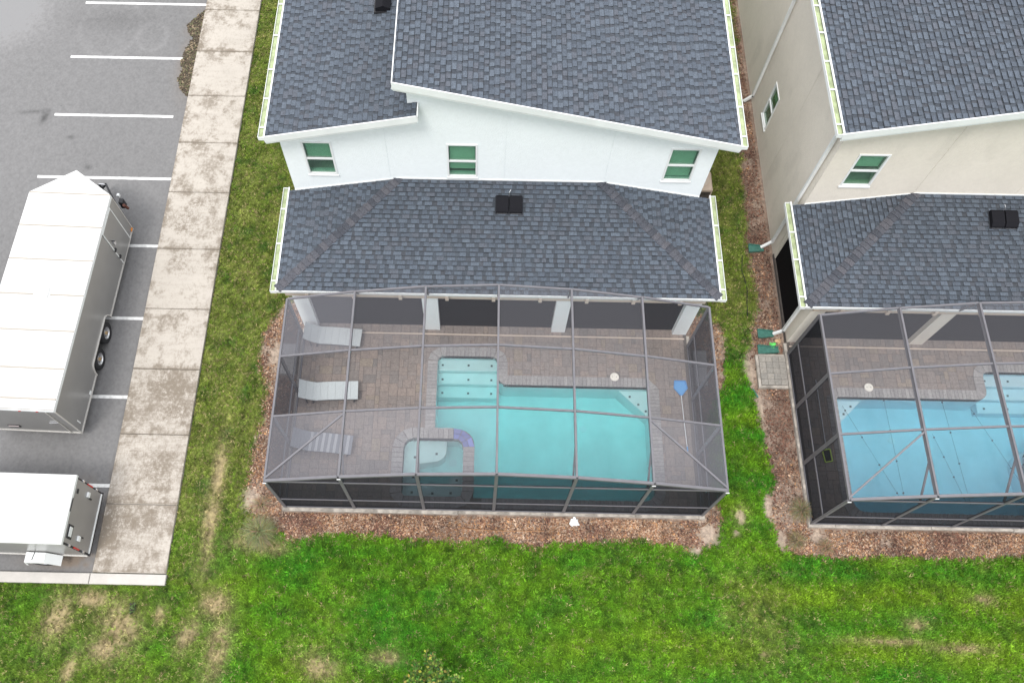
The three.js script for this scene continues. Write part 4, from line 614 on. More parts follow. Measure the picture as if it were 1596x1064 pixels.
/* cord net laid over the right-hand pool: straight cords with small floats */
{
  const cordM = mat([0.05, 0.07, 0.09], 0.7), C = [[[11.31, -9.62], [12.63, -6.62]], [[12.64, -10.0], [12.72, -6.6]], [[14.45, -9.98], [14.66, -6.55]], [[13.95, -8.75], [14.55, -6.6]], [[15.32, -9.6], [16.6, -6.6]], [[16.3, -9.9], [16.45, -6.6]]];
  C.forEach(([a, b], i) => {
    const T = thing('float_cord', ['thin dark cord with floats slanting over the left end of the light blue pool', 'thin dark cord with floats running straight across near the skimmer lid', 'thin dark cord running straight across the second bay of the light blue pool', 'short dark cord slanting across the second bay of the light blue pool', 'thin dark cord slanting beside the steps of the light blue pool', 'thin dark cord crossing the light blue pool at the frame edge'][i], 'cord', [(a[0] + b[0]) / 2, -0.07, (a[1] + b[1]) / 2], 0, 'cords over the light blue pool');
    new Soup().beam([a[0], -0.068, a[1]], [b[0], -0.068, b[1]], 0.006, 0.006).mesh('rope', cordM, T);
    for (let t = 0.05; t < 1; t += 0.29) new Soup().add(new THREE.SphereGeometry(0.028, 10, 8), M4(lerp(a[0], b[0], t), -0.068, lerp(a[1], b[1], t))).mesh('float', cordM, T);
  });
}
/* ---------- trailers ---------- */
const sealant = mat([0.36, 0.32, 0.27], 0.85), silver = mat([0.30, 0.295, 0.29], 0.32, { metalness: 0.25, clearcoat: 0.35, clearcoatRoughness: 0.2, map: speckle(0.10, 3, 4, [2.2, 2.2], 128) }), roofWhite = mat([0.70, 0.70, 0.69], 0.5, { map: speckle(0.14, 3, 5, [2.1, 2.1], 128) }), rubber = mat([0.016, 0.016, 0.018], 0.85), trimAlu = mat([0.62, 0.60, 0.57], 0.4, { metalness: 0.4 }), redLens = mat([0.45, 0.02, 0.015], 0.25), amber = mat([0.6, 0.2, 0.02], 0.3);
function wheel(parent, x, y, z, r, axis) {     // axis 'x' or 'z'
  const g = new THREE.Group(); g.name = 'wheel'; g.position.set(x, y, z); parent.add(g); LOCAL.add(g);
  const rot = axis === 'x' ? [0, 0, Math.PI / 2] : [Math.PI / 2, 0, 0];
  const tyre = new THREE.LatheGeometry([[r * 0.56, -0.09], [r * 0.86, -0.105], [r * 0.97, -0.085], [r, -0.04], [r, 0.04], [r * 0.97, 0.085], [r * 0.86, 0.105], [r * 0.56, 0.09]].map((q) => new THREE.Vector2(...q)), 36);
  new Soup().add(tyre, M4(0, 0, 0, ...rot)).mesh('tyre', rubber, g);
  const rim = new Soup(); rim.add(new THREE.LatheGeometry([[0.001, 0.055], [r * 0.18, 0.06], [r * 0.22, 0.03], [r * 0.44, 0.02], [r * 0.52, 0.085], [r * 0.58, 0.09]].map((q) => new THREE.Vector2(...q)).reverse(), 24), M4(0, 0, 0, 0, 0, axis === 'x' ? -Math.PI / 2 : 0).premultiply(new THREE.Matrix4())); if (axis === 'x') rim.mesh('rim', chrome, g); else { const t = new Soup(); t.add(new THREE.LatheGeometry([[r * 0.58, 0.09], [r * 0.52, 0.085], [r * 0.44, 0.02], [r * 0.22, 0.03], [r * 0.18, 0.06], [0.001, 0.055]].map((q) => new THREE.Vector2(...q)), 24), M4(0, 0, 0, Math.PI / 2, 0, 0)); t.mesh('rim', chrome, g); }
  const hub = new Soup(); hub.add(cyl(r * 0.15, r * 0.17, 0.05, 12), axis === 'x' ? M4(0.075, 0, 0, 0, 0, -Math.PI / 2) : M4(0, 0, 0.075, Math.PI / 2, 0, 0)); hub.mesh('hub', mat([0.35, 0.24, 0.12], 0.5), g);
  for (let k = 0; k < 5; k++) { const a = k / 5 * 6.283, u = r * 0.33 * Math.cos(a), v = r * 0.33 * Math.sin(a); new Soup().add(cyl(0.012, 0.012, 0.03, 6), axis === 'x' ? M4(0.04, u, v, 0, 0, -Math.PI / 2) : M4(u, v, 0.04, Math.PI / 2, 0, 0)).mesh('lug_nut', darkMetal, g); }
}
{ // large V-nosed trailer; local -z is the nose, +x faces the walk
  const T = thing('cargo_trailer', 'large silver V-nosed cargo trailer with a white roof and twin axles', 'trailer', [-13.24, AY, -11.76], -0.026, 'cargo trailers in the parking lot', true);
  const W = 1.28, Z0 = -3.63, Z1 = 3.63, nose = -4.50, y0 = 0.36, y1 = 2.30;
  // side with an arched notch for the wheels (polygon in (-z, y))
  const notch = []; for (let k = 0; k <= 10; k++) { const t = k / 10 * Math.PI / 2; notch.push([-1.72 + 0.25 * (1 - Math.cos(t)), y0 + 0.42 * Math.sin(t)]); } for (let k = 0; k <= 10; k++) { const t = k / 10 * Math.PI / 2; notch.push([0.05 + 0.25 * Math.sin(t), y0 + 0.42 * Math.cos(t)]); }
  const shell = [[-Z1, y0], ...notch, [-Z0, y0], [-Z0, y1], [-Z1, y1]];
  new Soup().wallXY(shell, W - 0.04, W, [], undefined, true).mesh('side_wall', silver, T); new Soup().wallXY(shell, -W, -W + 0.04, [], undefined, true).mesh('side_wall', silver, T);
  const ns = new Soup(); for (const e of [-1, 1]) { const a = [e * W, y0, Z0], b = [0, y0, nose], c = [0, y1, nose], d = [e * W, y1, Z0]; e > 0 ? ns.quad(a, b, c, d) : ns.quad(b, a, d, c); } ns.mesh('nose_wall', silver, T);
  new Soup().box(-W + 0.01, W - 0.01, y0, y1, Z1 - 0.05, Z1 - 0.002).mesh('ramp_door', silver, T);
  new Soup().slab([[-W + 0.05, Z0], [0, nose + 0.05], [W - 0.05, Z0], [W - 0.05, Z1 - 0.06], [-W + 0.05, Z1 - 0.06]], y0 + 0.45, y0 + 0.5, { bottom: true }).mesh('floor', blackMetal, T);
  { const cut = [Z0, -2.42, -1.22, -0.02, 1.16, 2.36, 3.30, Z1]; const rn = new Soup().slab([[-W - 0.02, Z0], [0, nose - 0.02], [W + 0.02, Z0]], y1 + 0.002, y1 + 0.03, {}); rn.mesh('roof_panel', roofWhite, T); for (let i = 0; i < 7; i++) new Soup().box(-W, W, y1 + 0.01, y1 + 0.034, cut[i] - 0.017, cut[i] + 0.017).mesh('seam_sealant', sealant, T); for (let i = 0; i < 7; i++) new Soup().chip(-W - 0.02, W + 0.02, y1 + 0.002, y1 + 0.032, cut[i] + 0.018, cut[i + 1] - 0.018, 0.012).mesh('roof_panel', roofWhite, T); new Soup().box(-W, W, y1 - 0.01, y1 + 0.014, Z0, Z1 - 0.01).mesh('roof_deck', mat([0.34, 0.32, 0.29], 0.8), T); }
  const rail = new Soup(); for (const e of [-1, 1]) { rail.beam([e * (W + 0.012), y1 - 0.045, Z0], [e * (W + 0.012), y1 - 0.045, Z1], 0.022, 0.09); rail.beam([e * W, y1 - 0.045, Z0], [0, y1 - 0.045, nose - 0.015], 0.03, 0.09); } rail.beam([-W, y1 - 0.045, Z1 + 0.012], [W, y1 - 0.045, Z1 + 0.012], 0.022, 0.09); rail.mesh('roof_trim', trimWhite, T);
  const sk = new Soup(); for (const e of [-1, 1]) { sk.beam([e * (W + 0.008), y0 + 0.03, Z0], [e * (W + 0.008), y0 + 0.03, -0.31], 0.018, 0.06); sk.beam([e * (W + 0.008), y0 + 0.03, 1.73], [e * (W + 0.008), y0 + 0.03, Z1], 0.018, 0.06); } sk.beam([-W, y0 + 0.03, Z1 + 0.008], [W, y0 + 0.03, Z1 + 0.008], 0.018, 0.06); sk.mesh('skirt_trim', trimAlu, T);
  const arch = new Soup(); for (let i = 0; i + 1 < notch.length; i++) arch.beam([W + 0.012, notch[i][1], -notch[i][0]], [W + 0.012, notch[i + 1][1], -notch[i + 1][0]], 0.03, 0.055, [1, 0, 0]); arch.mesh('fender_trim', trimAlu, T);
  for (const e of [-1, 1]) { const cn = new Soup(); cn.beam([e * (W + 0.006), y0, Z1 + 0.006], [e * (W + 0.006), y1 - 0.09, Z1 + 0.006], 0.03, 0.03, [0, 0, 1]); cn.beam([e * (W + 0.004), y0, Z0 - 0.004], [e * (W + 0.004), y1 - 0.09, Z0 - 0.004], 0.022, 0.022, [0, 0, 1]); cn.mesh('corner_trim', trimAlu, T); }
  new Soup().box(-W + 0.25, W - 0.25, y0 + 0.05, y0 + 0.452, -0.28, 1.70).mesh('wheel_well', blackMetal, T);
  for (const e of [1]) for (const z of [0.26, 1.17]) wheel(T, W - 0.10, 0.355, z, 0.355, 'x');
  for (const z of [0.26, 1.17]) { const w2 = new Soup(); w2.add(cyl(0.355, 0.355, 0.2, 24), M4(-W + 0.12, 0.355, z, 0, 0, Math.PI / 2)); w2.mesh('wheel', rubber, T); }
  const axle = new Soup(); for (const z of [0.26, 1.17]) axle.beam([-W + 0.2, 0.355, z], [W - 0.2, 0.355, z], 0.07, 0.07); axle.mesh('axle', darkMetal, T);
  const door = new THREE.Group(); door.name = 'side_door'; T.add(door);
  new Soup().box(W + 0.002, W + 0.016, y0 + 0.06, y1 - 0.14, -3.22, -2.28).mesh('door_panel', silver, door);
  { const s = new Soup(); s.box(W + 0.004, W + 0.03, y1 - 0.14, y1 - 0.10, -3.25, -2.25); s.box(W + 0.004, W + 0.026, y0 + 0.06, y1 - 0.14, -3.25, -3.22); s.box(W + 0.004, W + 0.026, y0 + 0.06, y1 - 0.14, -2.28, -2.25); s.mesh('door_frame', trimWhite, door); }
  for (const y of [0.75, 1.15]) new Soup().box(W + 0.018, W + 0.05, y, y + 0.09, -2.36, -2.24).mesh('hinge', blackMetal, door);
  new Soup().box(W + 0.018, W + 0.06, 1.32, 1.46, -2.52, -2.40).mesh('handle', chrome, door); new Soup().beam([W + 0.05, 1.42, -2.50], [W + 0.05, 1.60, -2.40], 0.03, 0.03).mesh('latch', blackMetal, door);
  const vent = new THREE.Group(); vent.name = 'roof_vent'; T.add(vent); new Soup().chip(-0.17, 0.25, y1 + 0.033, y1 + 0.11, -0.28, 0.12, 0.03).mesh('vent_lid', roofWhite, vent); new Soup().box(-0.21, 0.29, y1 + 0.031, y1 + 0.045, -0.32, 0.16).mesh('vent_flange', trimWhite, vent);
  const tg = new Soup(); tg.beam([0.95, 0.42, Z0 - 0.25], [0, 0.42, -5.35], 0.06, 0.1); tg.beam([-0.95, 0.42, Z0 - 0.25], [0, 0.42, -5.35], 0.06, 0.1); tg.mesh('tongue', blackMetal, T);
  new Soup().add(cyl(0.04, 0.04, 0.8, 10), M4(0.0, 0.42, -5.05)).mesh('jack_post', darkMetal, T); new Soup().add(cyl(0.06, 0.05, 0.12, 12), M4(0, 0.06, -5.05)).mesh('jack_foot', darkMetal, T);
  new Soup().beam([0.0, 0.85, -5.05], [0.24, 0.9, -5.0], 0.03, 0.03).mesh('crank', chrome, T);
  // propane-style spare bracket and coupler seen past the nose on the walk side
  new Soup().box(0.78, 0.92, 0.44, 0.78, -4.55, -4.38).mesh('battery_box', blackMetal, T); new Soup().add(cyl(0.05, 0.05, 0.35, 10), M4(0.98, 0.6, -4.35, 0.3)).mesh('side_jack', mat([0.13, 0.045, 0.03], 0.7), T); new Soup().box(0.7, 0.78, 0.75, 0.86, -4.7, -4.6).mesh('connector', trimWhite, T);
  new Soup().box(W + 0.002, W + 0.03, y0 + 0.06, y0 + 0.12, Z0 + 0.02, Z0 + 0.14).mesh('marker_light', amber, T);
  for (const x of [-0.8, -0.3, 0.3, 0.8]) new Soup().box(x - 0.03, x + 0.03, y1 - 0.07, y1 - 0.04, Z1 + 0.024, Z1 + 0.04).mesh('clearance_light', redLens, T);
  const rd = new Soup(); rd.beam([0.70, 1.25, Z1 + 0.02], [0.98, 1.30, Z1 + 0.02], 0.03, 0.04); rd.mesh('cam_lock', chrome, T); new Soup().beam([1.0, y0 + 0.1, Z1 + 0.015], [1.0, y1 - 0.12, Z1 + 0.015], 0.025, 0.025, [1, 0, 0]).mesh('lock_rod', trimAlu, T);
  new Soup().box(-0.75, -0.40, 0.72, 0.86, Z1 + 0.002, Z1 + 0.02).mesh('plate_holder', blackMetal, T); new Soup().box(-0.73, -0.42, 0.80, 0.845, Z1 + 0.02, Z1 + 0.028).mesh('licence_plate', mat([0.7, 0.6, 0.6], 0.5), T);
  new Soup().box(W + 0.001, W + 0.008, 0.62, 0.85, 3.38, 3.42).mesh('pull_strap', trimWhite, T); new Soup().box(W + 0.001, W + 0.012, y0 + 0.07, y0 + 0.17, 2.3, 2.42).mesh('side_reflector', trimWhite, T);
}
{ // small trailer, tail to the walk; local +x is the tail, +z faces the lawn
  const T = thing('cargo_trailer', 'small silver cargo trailer with an angular white fender near the kerb', 'trailer', [-13.1, AY, -5.38], -0.012, 'cargo trailers in the parking lot', true);
  const W = 0.925, X1 = 1.98, X0 = -1.9, y0 = 0.34, y1 = 2.10;
  new Soup().box(X0, X1, y0, y1, -W, W).mesh('body', silver, T);
  new Soup().chip(X0 - 0.02, X1 + 0.035, y1 + 0.002, y1 + 0.04, -W - 0.03, W + 0.03, 0.02).mesh('roof', roofWhite, T);
  const rt = new Soup(); rt.box(X0, X1 + 0.03, y1 - 0.08, y1, W + 0.002, W + 0.025); rt.box(X0, X1 + 0.03, y1 - 0.08, y1, -W - 0.025, -W - 0.002); rt.box(X1 + 0.003, X1 + 0.028, y1 - 0.08, y1, -W, W); rt.mesh('roof_trim', trimWhite, T);
  const bt = new Soup(); bt.box(X0, X1, y0 - 0.02, y0 + 0.05, W + 0.002, W + 0.02); bt.mesh('skirt_trim', trimAlu, T);
  const dr = new THREE.Group(); dr.name = 'ramp_door'; T.add(dr);
  new Soup().box(X1 + 0.004, X1 + 0.03, y0 + 0.03, y1 - 0.09, -W + 0.06, W - 0.06).mesh('door_panel', silver, dr);
  { const s = new Soup(); s.box(X1 + 0.002, X1 + 0.022, y0, y1 - 0.085, -W + 0.01, -W + 0.058); s.box(X1 + 0.002, X1 + 0.022, y0, y1 - 0.085, W - 0.058, W - 0.01); s.box(X1 + 0.002, X1 + 0.05, y0 - 0.03, y0 + 0.028, -W, W); s.mesh('door_seal', blackMetal, dr); }
  new Soup().box(X1 + 0.024, X1 + 0.05, y0 + 0.032, y0 + 0.085, -W + 0.06, W - 0.06).mesh('hinge_strip', trimWhite, dr);
  for (const e of [-1, 1]) { new Soup().box(X1 + 0.031, X1 + 0.08, 1.18, 1.30, e * 0.62 - 0.07, e * 0.62 + 0.07).mesh('bar_lock', trimWhite, dr); new Soup().box(X1 + 0.031, X1 + 0.06, 0.98, 1.14, e * 0.55 - 0.015, e * 0.55 + 0.015).mesh('strap', blackMetal, dr); }
  for (const e of [-1, 1]) { new Soup().box(X1 + 0.023, X1 + 0.045, 1.05, 1.38, e * (W - 0.034) - 0.022, e * (W - 0.034) + 0.022).mesh('tail_light', redLens, T); new Soup().box(X1 + 0.023, X1 + 0.05, 0.72, 0.82, e * (W - 0.034) - 0.03, e * (W - 0.034) + 0.03).mesh('door_latch', chrome, T); new Soup().box(X1 + 0.023, X1 + 0.05, 1.62, 1.72, e * (W - 0.034) - 0.03, e * (W - 0.034) + 0.03).mesh('door_latch', chrome, T); }
  new Soup().box(X1 + 0.031, X1 + 0.045, 1.66, 1.94, 0.36, 0.74).mesh('vent_frame', blackMetal, T); new Soup().box(X1 + 0.046, X1 + 0.06, 1.72, 1.88, 0.42, 0.68).mesh('vent_louver', trimWhite, T);
  new Soup().box(X1 + 0.031, X1 + 0.05, 1.84, 1.92, -0.62, -0.50).mesh('door_handle', blackMetal, T); new Soup().box(X1 + 0.036, X1 + 0.05, y1 - 0.05, y1 - 0.02, -0.32, 0.05).mesh('clearance_light', blackMetal, T);
  const fd = new THREE.Group(); fd.name = 'fender'; T.add(fd); const fp = [[0.30, 0.34], [0.44, 0.80], [0.98, 0.80], [1.30, 0.40], [1.26, 0.36], [0.95, 0.74], [0.47, 0.74], [0.36, 0.34]];
  new Soup().wallXY(fp, W + 0.026, W + 0.31).mesh('fender_shell', trimWhite, fd); new Soup().wallXY([[0.38, 0.62], [0.46, 0.735], [0.94, 0.735], [1.04, 0.62]], W + 0.28, W + 0.30).mesh('fender_lip', trimWhite, fd); new Soup().beam([0.68, 0.806, W + 0.02], [0.64, 0.806, W + 0.24], 0.018, 0.012).mesh('wire', blackMetal, fd);
  wheel(T, 0.72, 0.33, W + 0.15, 0.33, 'z'); { const w2 = new Soup(); w2.add(cyl(0.33, 0.33, 0.18, 24), M4(0.72, 0.33, -W - 0.15, Math.PI / 2)); w2.mesh('wheel', rubber, T); }
  new Soup().beam([0.72, 0.33, -W - 0.1], [0.72, 0.33, W + 0.1], 0.07, 0.07).mesh('axle', darkMetal, T);
  const tg = new Soup(); tg.beam([X0, 0.3, 0.6], [X0 - 1.1, 0.3, 0], 0.07, 0.09); tg.beam([X0, 0.3, -0.6], [X0 - 1.1, 0.3, 0], 0.07, 0.09); tg.mesh('tongue', blackMetal, T); new Soup().add(cyl(0.035, 0.06, 0.42, 10), M4(X0 - 0.95, 0.21, 0)).mesh('jack_post', darkMetal, T);
}
/* ---------- by the houses ---------- */
const splashGreen = mat([0.055, 0.19, 0.15], 0.6, { map: speckle(0.3, 8, 4, [0.5, 0.5], 64) });
[['green splash block at the foot of the tall downspout', 9.25, -15.28], ['green splash block at the foot of the lanai downspout', 9.2, -12.07], ['longer green splash block beside the paver pad', 9.22, -11.5]].forEach(([l, x, z], i) => {
  const w = i === 2 ? 0.33 : 0.25, T = thing('splash_block', l, 'splash block', [x, GY, z], 0, 'green splash blocks');
  new Soup().slab([[x - w, z - 0.16], [x + w, z - 0.10], [x + w, z + 0.10], [x - w, z + 0.16]], GY, GY + 0.05, {}).mesh('tray', splashGreen, T);
  for (const e of [-1, 1]) new Soup().beam([x - w, GY + 0.07, z + e * 0.15], [x + w, GY + 0.07, z + e * 0.09], 0.025, 0.06).mesh('lip', splashGreen, T);
});
{
  const T = thing('work_gloves', 'bright green and tan gloves on the mulch by the downspout', 'gloves', [9.52, GY, -11.75]); const r = rngOf(17);
  for (const [n, c, ox, oz] of [['green_glove', [0.12, 0.62, 0.12], -0.08, 0.05], ['tan_glove', [0.50, 0.34, 0.20], 0.03, -0.08]]) { const s = new Soup(), x = 9.5 + ox, z = -11.75 + oz; s.add(new THREE.SphereGeometry(0.075, 12, 8), M4(x, GY + 0.05, z, 0, 0.4, 0, 1.1, 0.5, 0.8)); for (let k = 0; k < 5; k++) { const a = -0.9 + k * 0.45 + (n[0] === 'g' ? 2.6 : 0.3); s.add(new THREE.CapsuleGeometry(0.017, 0.06, 3, 6), M4(x + 0.10 * Math.cos(a), GY + 0.045, z + 0.10 * Math.sin(a), 0, -a, Math.PI / 2)); } s.mesh(n, mat(c, 0.7), T); }
}
const padMats = [[0.36, 0.335, 0.30], [0.39, 0.36, 0.32], [0.33, 0.31, 0.28]].map((c) => mat(c, 0.9, { map: paverMap, bumpMap: grain, bumpScale: 0.004 }));
// paver pads outside the cage doors
function pad(label, x0, x1, z0, z1, nx, nz, rim) {
  const T = thing('paver_pad', label, 'paver pad', [(x0 + x1) / 2, GY, (z0 + z1) / 2], 0, 'door pads beside the cages'); const r = rngOf(Math.round(x0 * 100));
  const e = new Soup(); e.box(x0, x1, GY - 0.05, -0.03, z0, z1); e.mesh('bedding', paverMats[3], T);
  for (let i = 0; i < nx; i++) for (let j = 0; j < nz; j++) { const a = lerp(x0, x1, i / nx), b = lerp(x0, x1, (i + 1) / nx), c = lerp(z0, z1, j / nz), d = lerp(z0, z1, (j + 1) / nz); new Soup().chip(a + 0.003, b - 0.003, -0.06, -0.012 + 0.004 * r(), c + 0.003, d - 0.003, 0.004).mesh('paver', padMats[Math.floor(r() * 3)], T); }
  if (rim) for (const [a, b, c, d] of rim) new Soup().chip(a, b, GY - 0.05, -0.02, c, d, 0.015).mesh('mortar_edge', footing, T);
}
pad('square grey paver pad outside the cream house cage', 8.86, 9.70, -11.25, -10.26, 4, 5, [[8.76, 8.855, -11.3, -10.16], [8.86, 9.70, -10.255, -10.16], [8.86, 9.70, -11.33, -11.255]]);
{ const T = thing('concrete_pad', 'narrow pale concrete pad left of the middle cage', 'concrete pad', [-6.1, GY, -10.85], 0, 'narrow concrete pads'); new Soup().chip(-6.38, -5.88, GY - 0.05, -0.01, -11.35, -10.3, 0.02).mesh('slab', kerbConcrete, T);
  const T2 = thing('concrete_pad', 'narrow pale concrete pad right of the middle cage', 'concrete pad', [7.0, GY, -10.85], 0, 'narrow concrete pads'); new Soup().chip(6.77, 7.2, GY - 0.05, -0.01, -11.4, -10.85, 0.02).mesh('slab', kerbConcrete, T2); new Soup().chip(6.77, 7.16, GY - 0.05, -0.012, -10.83, -10.2, 0.02).mesh('slab', kerbConcrete, T2); }
{ // outdoor air conditioner beside the white house
  const T = thing('air_conditioner', 'tan outdoor air conditioner beside the white house', 'air conditioner', [7.4, GY, -17.3]);
  new Soup().chip(6.95, 7.72, GY + 0.06, 0.82, -17.75, -17.0, 0.03).mesh('cabinet', mat([0.50, 0.40, 0.32], 0.6), T); new Soup().box(6.9, 7.78, GY - 0.02, GY + 0.055, -17.8, -16.95).mesh('base_pad', concrete, T);
  for (let k = 0; k < 9; k++) new Soup().box(7.0, 7.67, 0.06 + k * 0.075, 0.10 + k * 0.075, -17.0, -16.985).mesh('grille_bar', blackMetal, T);
  new Soup().add(cyl(0.27, 0.27, 0.03, 24), M4(7.34, 0.835, -17.38)).mesh('fan_guard', tanStucco, T);
}
tag(new Soup().add(tubeGeo([[8.75, GY + 0.05, -15.0], [8.68, GY + 0.05, -14.4], [8.78, GY + 0.05, -13.75], [8.72, GY + 0.05, -13.2], [8.68, GY + 0.05, -12.7]], 0.012, 60, 6)).mesh('drip_hose', rubber), 'thin black drip hose in the grass between the houses', 'hose');
tag(new Soup().beam([8.58, GY + 0.03, -10.13], [8.71, GY + 0.03, -9.85], 0.045, 0.03).mesh('plastic_edging', splashGreen), 'short green plastic strip lying beside the paver pad', 'plastic strip');
{ // crumpled white wrapper in front of the cage
  const g = new THREE.IcosahedronGeometry(0.16, 3), p = g.attributes.position; for (let i = 0; i < p.count; i++) { const k = 0.6 + 0.8 * PN.noise(p.getX(i) * 9, p.getY(i) * 9, p.getZ(i) * 9 + 3); p.setXYZ(i, p.getX(i) * k, Math.max(-0.03, p.getY(i) * k * 0.22), p.getZ(i) * k * 1.2); } g.computeVertexNormals();
  tag(new Soup().add(g, M4(2.83, GY + 0.06, -5.78)).mesh('paper_wrapper', mat([0.72, 0.75, 0.76], 0.7)), 'crumpled white wrapper on the mulch in front of the middle cage', 'litter');
}
tag(new Soup().add(tubeGeo([[-0.6, GY + 0.04, -5.53], [0.6, GY + 0.05, -5.47], [1.9, GY + 0.04, -5.50]], 0.012, 30, 5)).mesh('irrigation_pipe', mat([0.33, 0.17, 0.08], 0.8)), 'thin rust brown pipe lying along the mulch bed', 'pipe');
tag(new Soup().add(tubeGeo([[6.9, GY + 0.05, -6.3], [6.88, GY + 0.05, -5.95], [6.6, GY + 0.05, -5.72], [6.1, GY + 0.05, -5.68]], 0.014, 30, 5)).mesh('ground_cable', mat([0.20, 0.11, 0.06], 0.8)), 'brown cable curving round the right front corner of the middle cage', 'cable');
{ // small broken sprinkler weed clump by the walk
  const T = thing('weed_plant', 'small dark weed on the bare patch below the kerb', 'weed', [-9.68, GY, -3.05]); const r = rngOf(5), s = new Soup(), s2 = new Soup();
  for (let k = 0; k < 40; k++) { const a = r() * 6.28, l = 0.04 + 0.08 * r(), h = 0.05 + 0.12 * r(), x = -9.68 + 0.05 * (r() - 0.5), z = -3.05 + 0.16 * (r() - 0.5), c = r() < 0.6 ? [0.04, 0.035, 0.025] : [0.09, 0.15, 0.04]; const q = [x + l * Math.cos(a), GY + h, z + l * Math.sin(a)], b = 0.025; (k % 2 ? s : s2).quad([x - b * Math.sin(a), GY + h * 0.4, z + b * Math.cos(a)], [x + b * Math.sin(a), GY + h * 0.4, z - b * Math.cos(a)], [q[0] + b * Math.sin(a), q[1], q[2] - b * Math.cos(a)], [q[0] - b * Math.sin(a), q[1], q[2] + b * Math.cos(a)], c); }
  const vm = mat([1, 1, 1], 0.8, { vertexColors: true, side: THREE.DoubleSide }); s.mesh('leaves', vm, T); s2.mesh('dead_stalks', vm, T);
}
/* ornamental grass clumps */
function clump(label, x, z, n, len, tones, seed) {
  const T = thing('ornamental_grass', label, 'ornamental grass', [x, GY, z], 0, 'grass clumps in the beds'), r = rngOf(seed), s = new Soup(), dead = new Soup();
  for (let k = 0; k < n; k++) { const a = r() * 6.283, l = len * (0.45 + 0.75 * r()), h = len * (0.25 + 0.75 * r()), w = 0.0025 + 0.003 * r(), bx = x + len * 0.7 * (r() - 0.5) * r(), bz = z + len * 0.7 * (r() - 0.5) * r(), dx = Math.cos(a), dz = Math.sin(a), c = tones[Math.floor(r() * tones.length)].map((q) => q * (0.7 + 0.6 * r())); let p0 = [bx, GY, bz];
    for (let j = 1; j <= 4; j++) { const t = j / 4, p1 = [bx + dx * l * t, GY + h * (Math.sin(t * 2.5) * 0.9), bz + dz * l * t], ww = w * (1.15 - t), wp = w * (1.15 - (j - 1) / 4); (r() < 0.0 ? dead : s).quad([p0[0] - dz * wp, p0[1], p0[2] + dx * wp], [p0[0] + dz * wp, p0[1], p0[2] - dx * wp], [p1[0] + dz * ww, p1[1], p1[2] - dx * ww], [p1[0] - dz * ww, p1[1], p1[2] + dx * ww], c); p0 = p1; } }
  s.mesh('blades', mat([1, 1, 1], 0.85, { vertexColors: true, side: THREE.DoubleSide }), T);
  const core = new Soup(); for (let k = 0; k < 26; k++) { const a = r() * 6.28, q = 0.09 * Math.sqrt(r()); core.beam([x + q * Math.cos(a), GY, z + q * Math.sin(a)], [x + q * 1.5 * Math.cos(a), GY + 0.10 + 0.1 * r(), z + q * 1.5 * Math.sin(a)], 0.015, 0.015); } core.mesh('crown', mat([0.09, 0.075, 0.035], 0.95), T);
}
clump('wide olive grass clump at the left front corner of the middle bed', -6.35, -5.25, 1800, 0.50, [[0.17, 0.19, 0.075], [0.23, 0.23, 0.11], [0.13, 0.16, 0.055], [0.30, 0.26, 0.13]], 21);
clump('spiky grass clump against the corner of the right cage', 9.55, -6.25, 700, 0.38, [[0.12, 0.13, 0.05], [0.22, 0.19, 0.10], [0.30, 0.24, 0.14]], 22);
clump('dry brown grass clump at the corner of the right bed', 9.3, -5.35, 520, 0.32, [[0.20, 0.16, 0.08], [0.13, 0.11, 0.05], [0.32, 0.25, 0.15]], 23);
clump('straw coloured grass clump beside the dry brown one', 10.15, -5.2, 420, 0.26, [[0.36, 0.25, 0.15], [0.28, 0.18, 0.10], [0.22, 0.15, 0.09]], 24);
clump('flattened tan grass clump left of the middle cage corner', -6.45, -6.1, 420, 0.30, [[0.38, 0.29, 0.18], [0.31, 0.23, 0.14], [0.27, 0.17, 0.11]], 25);
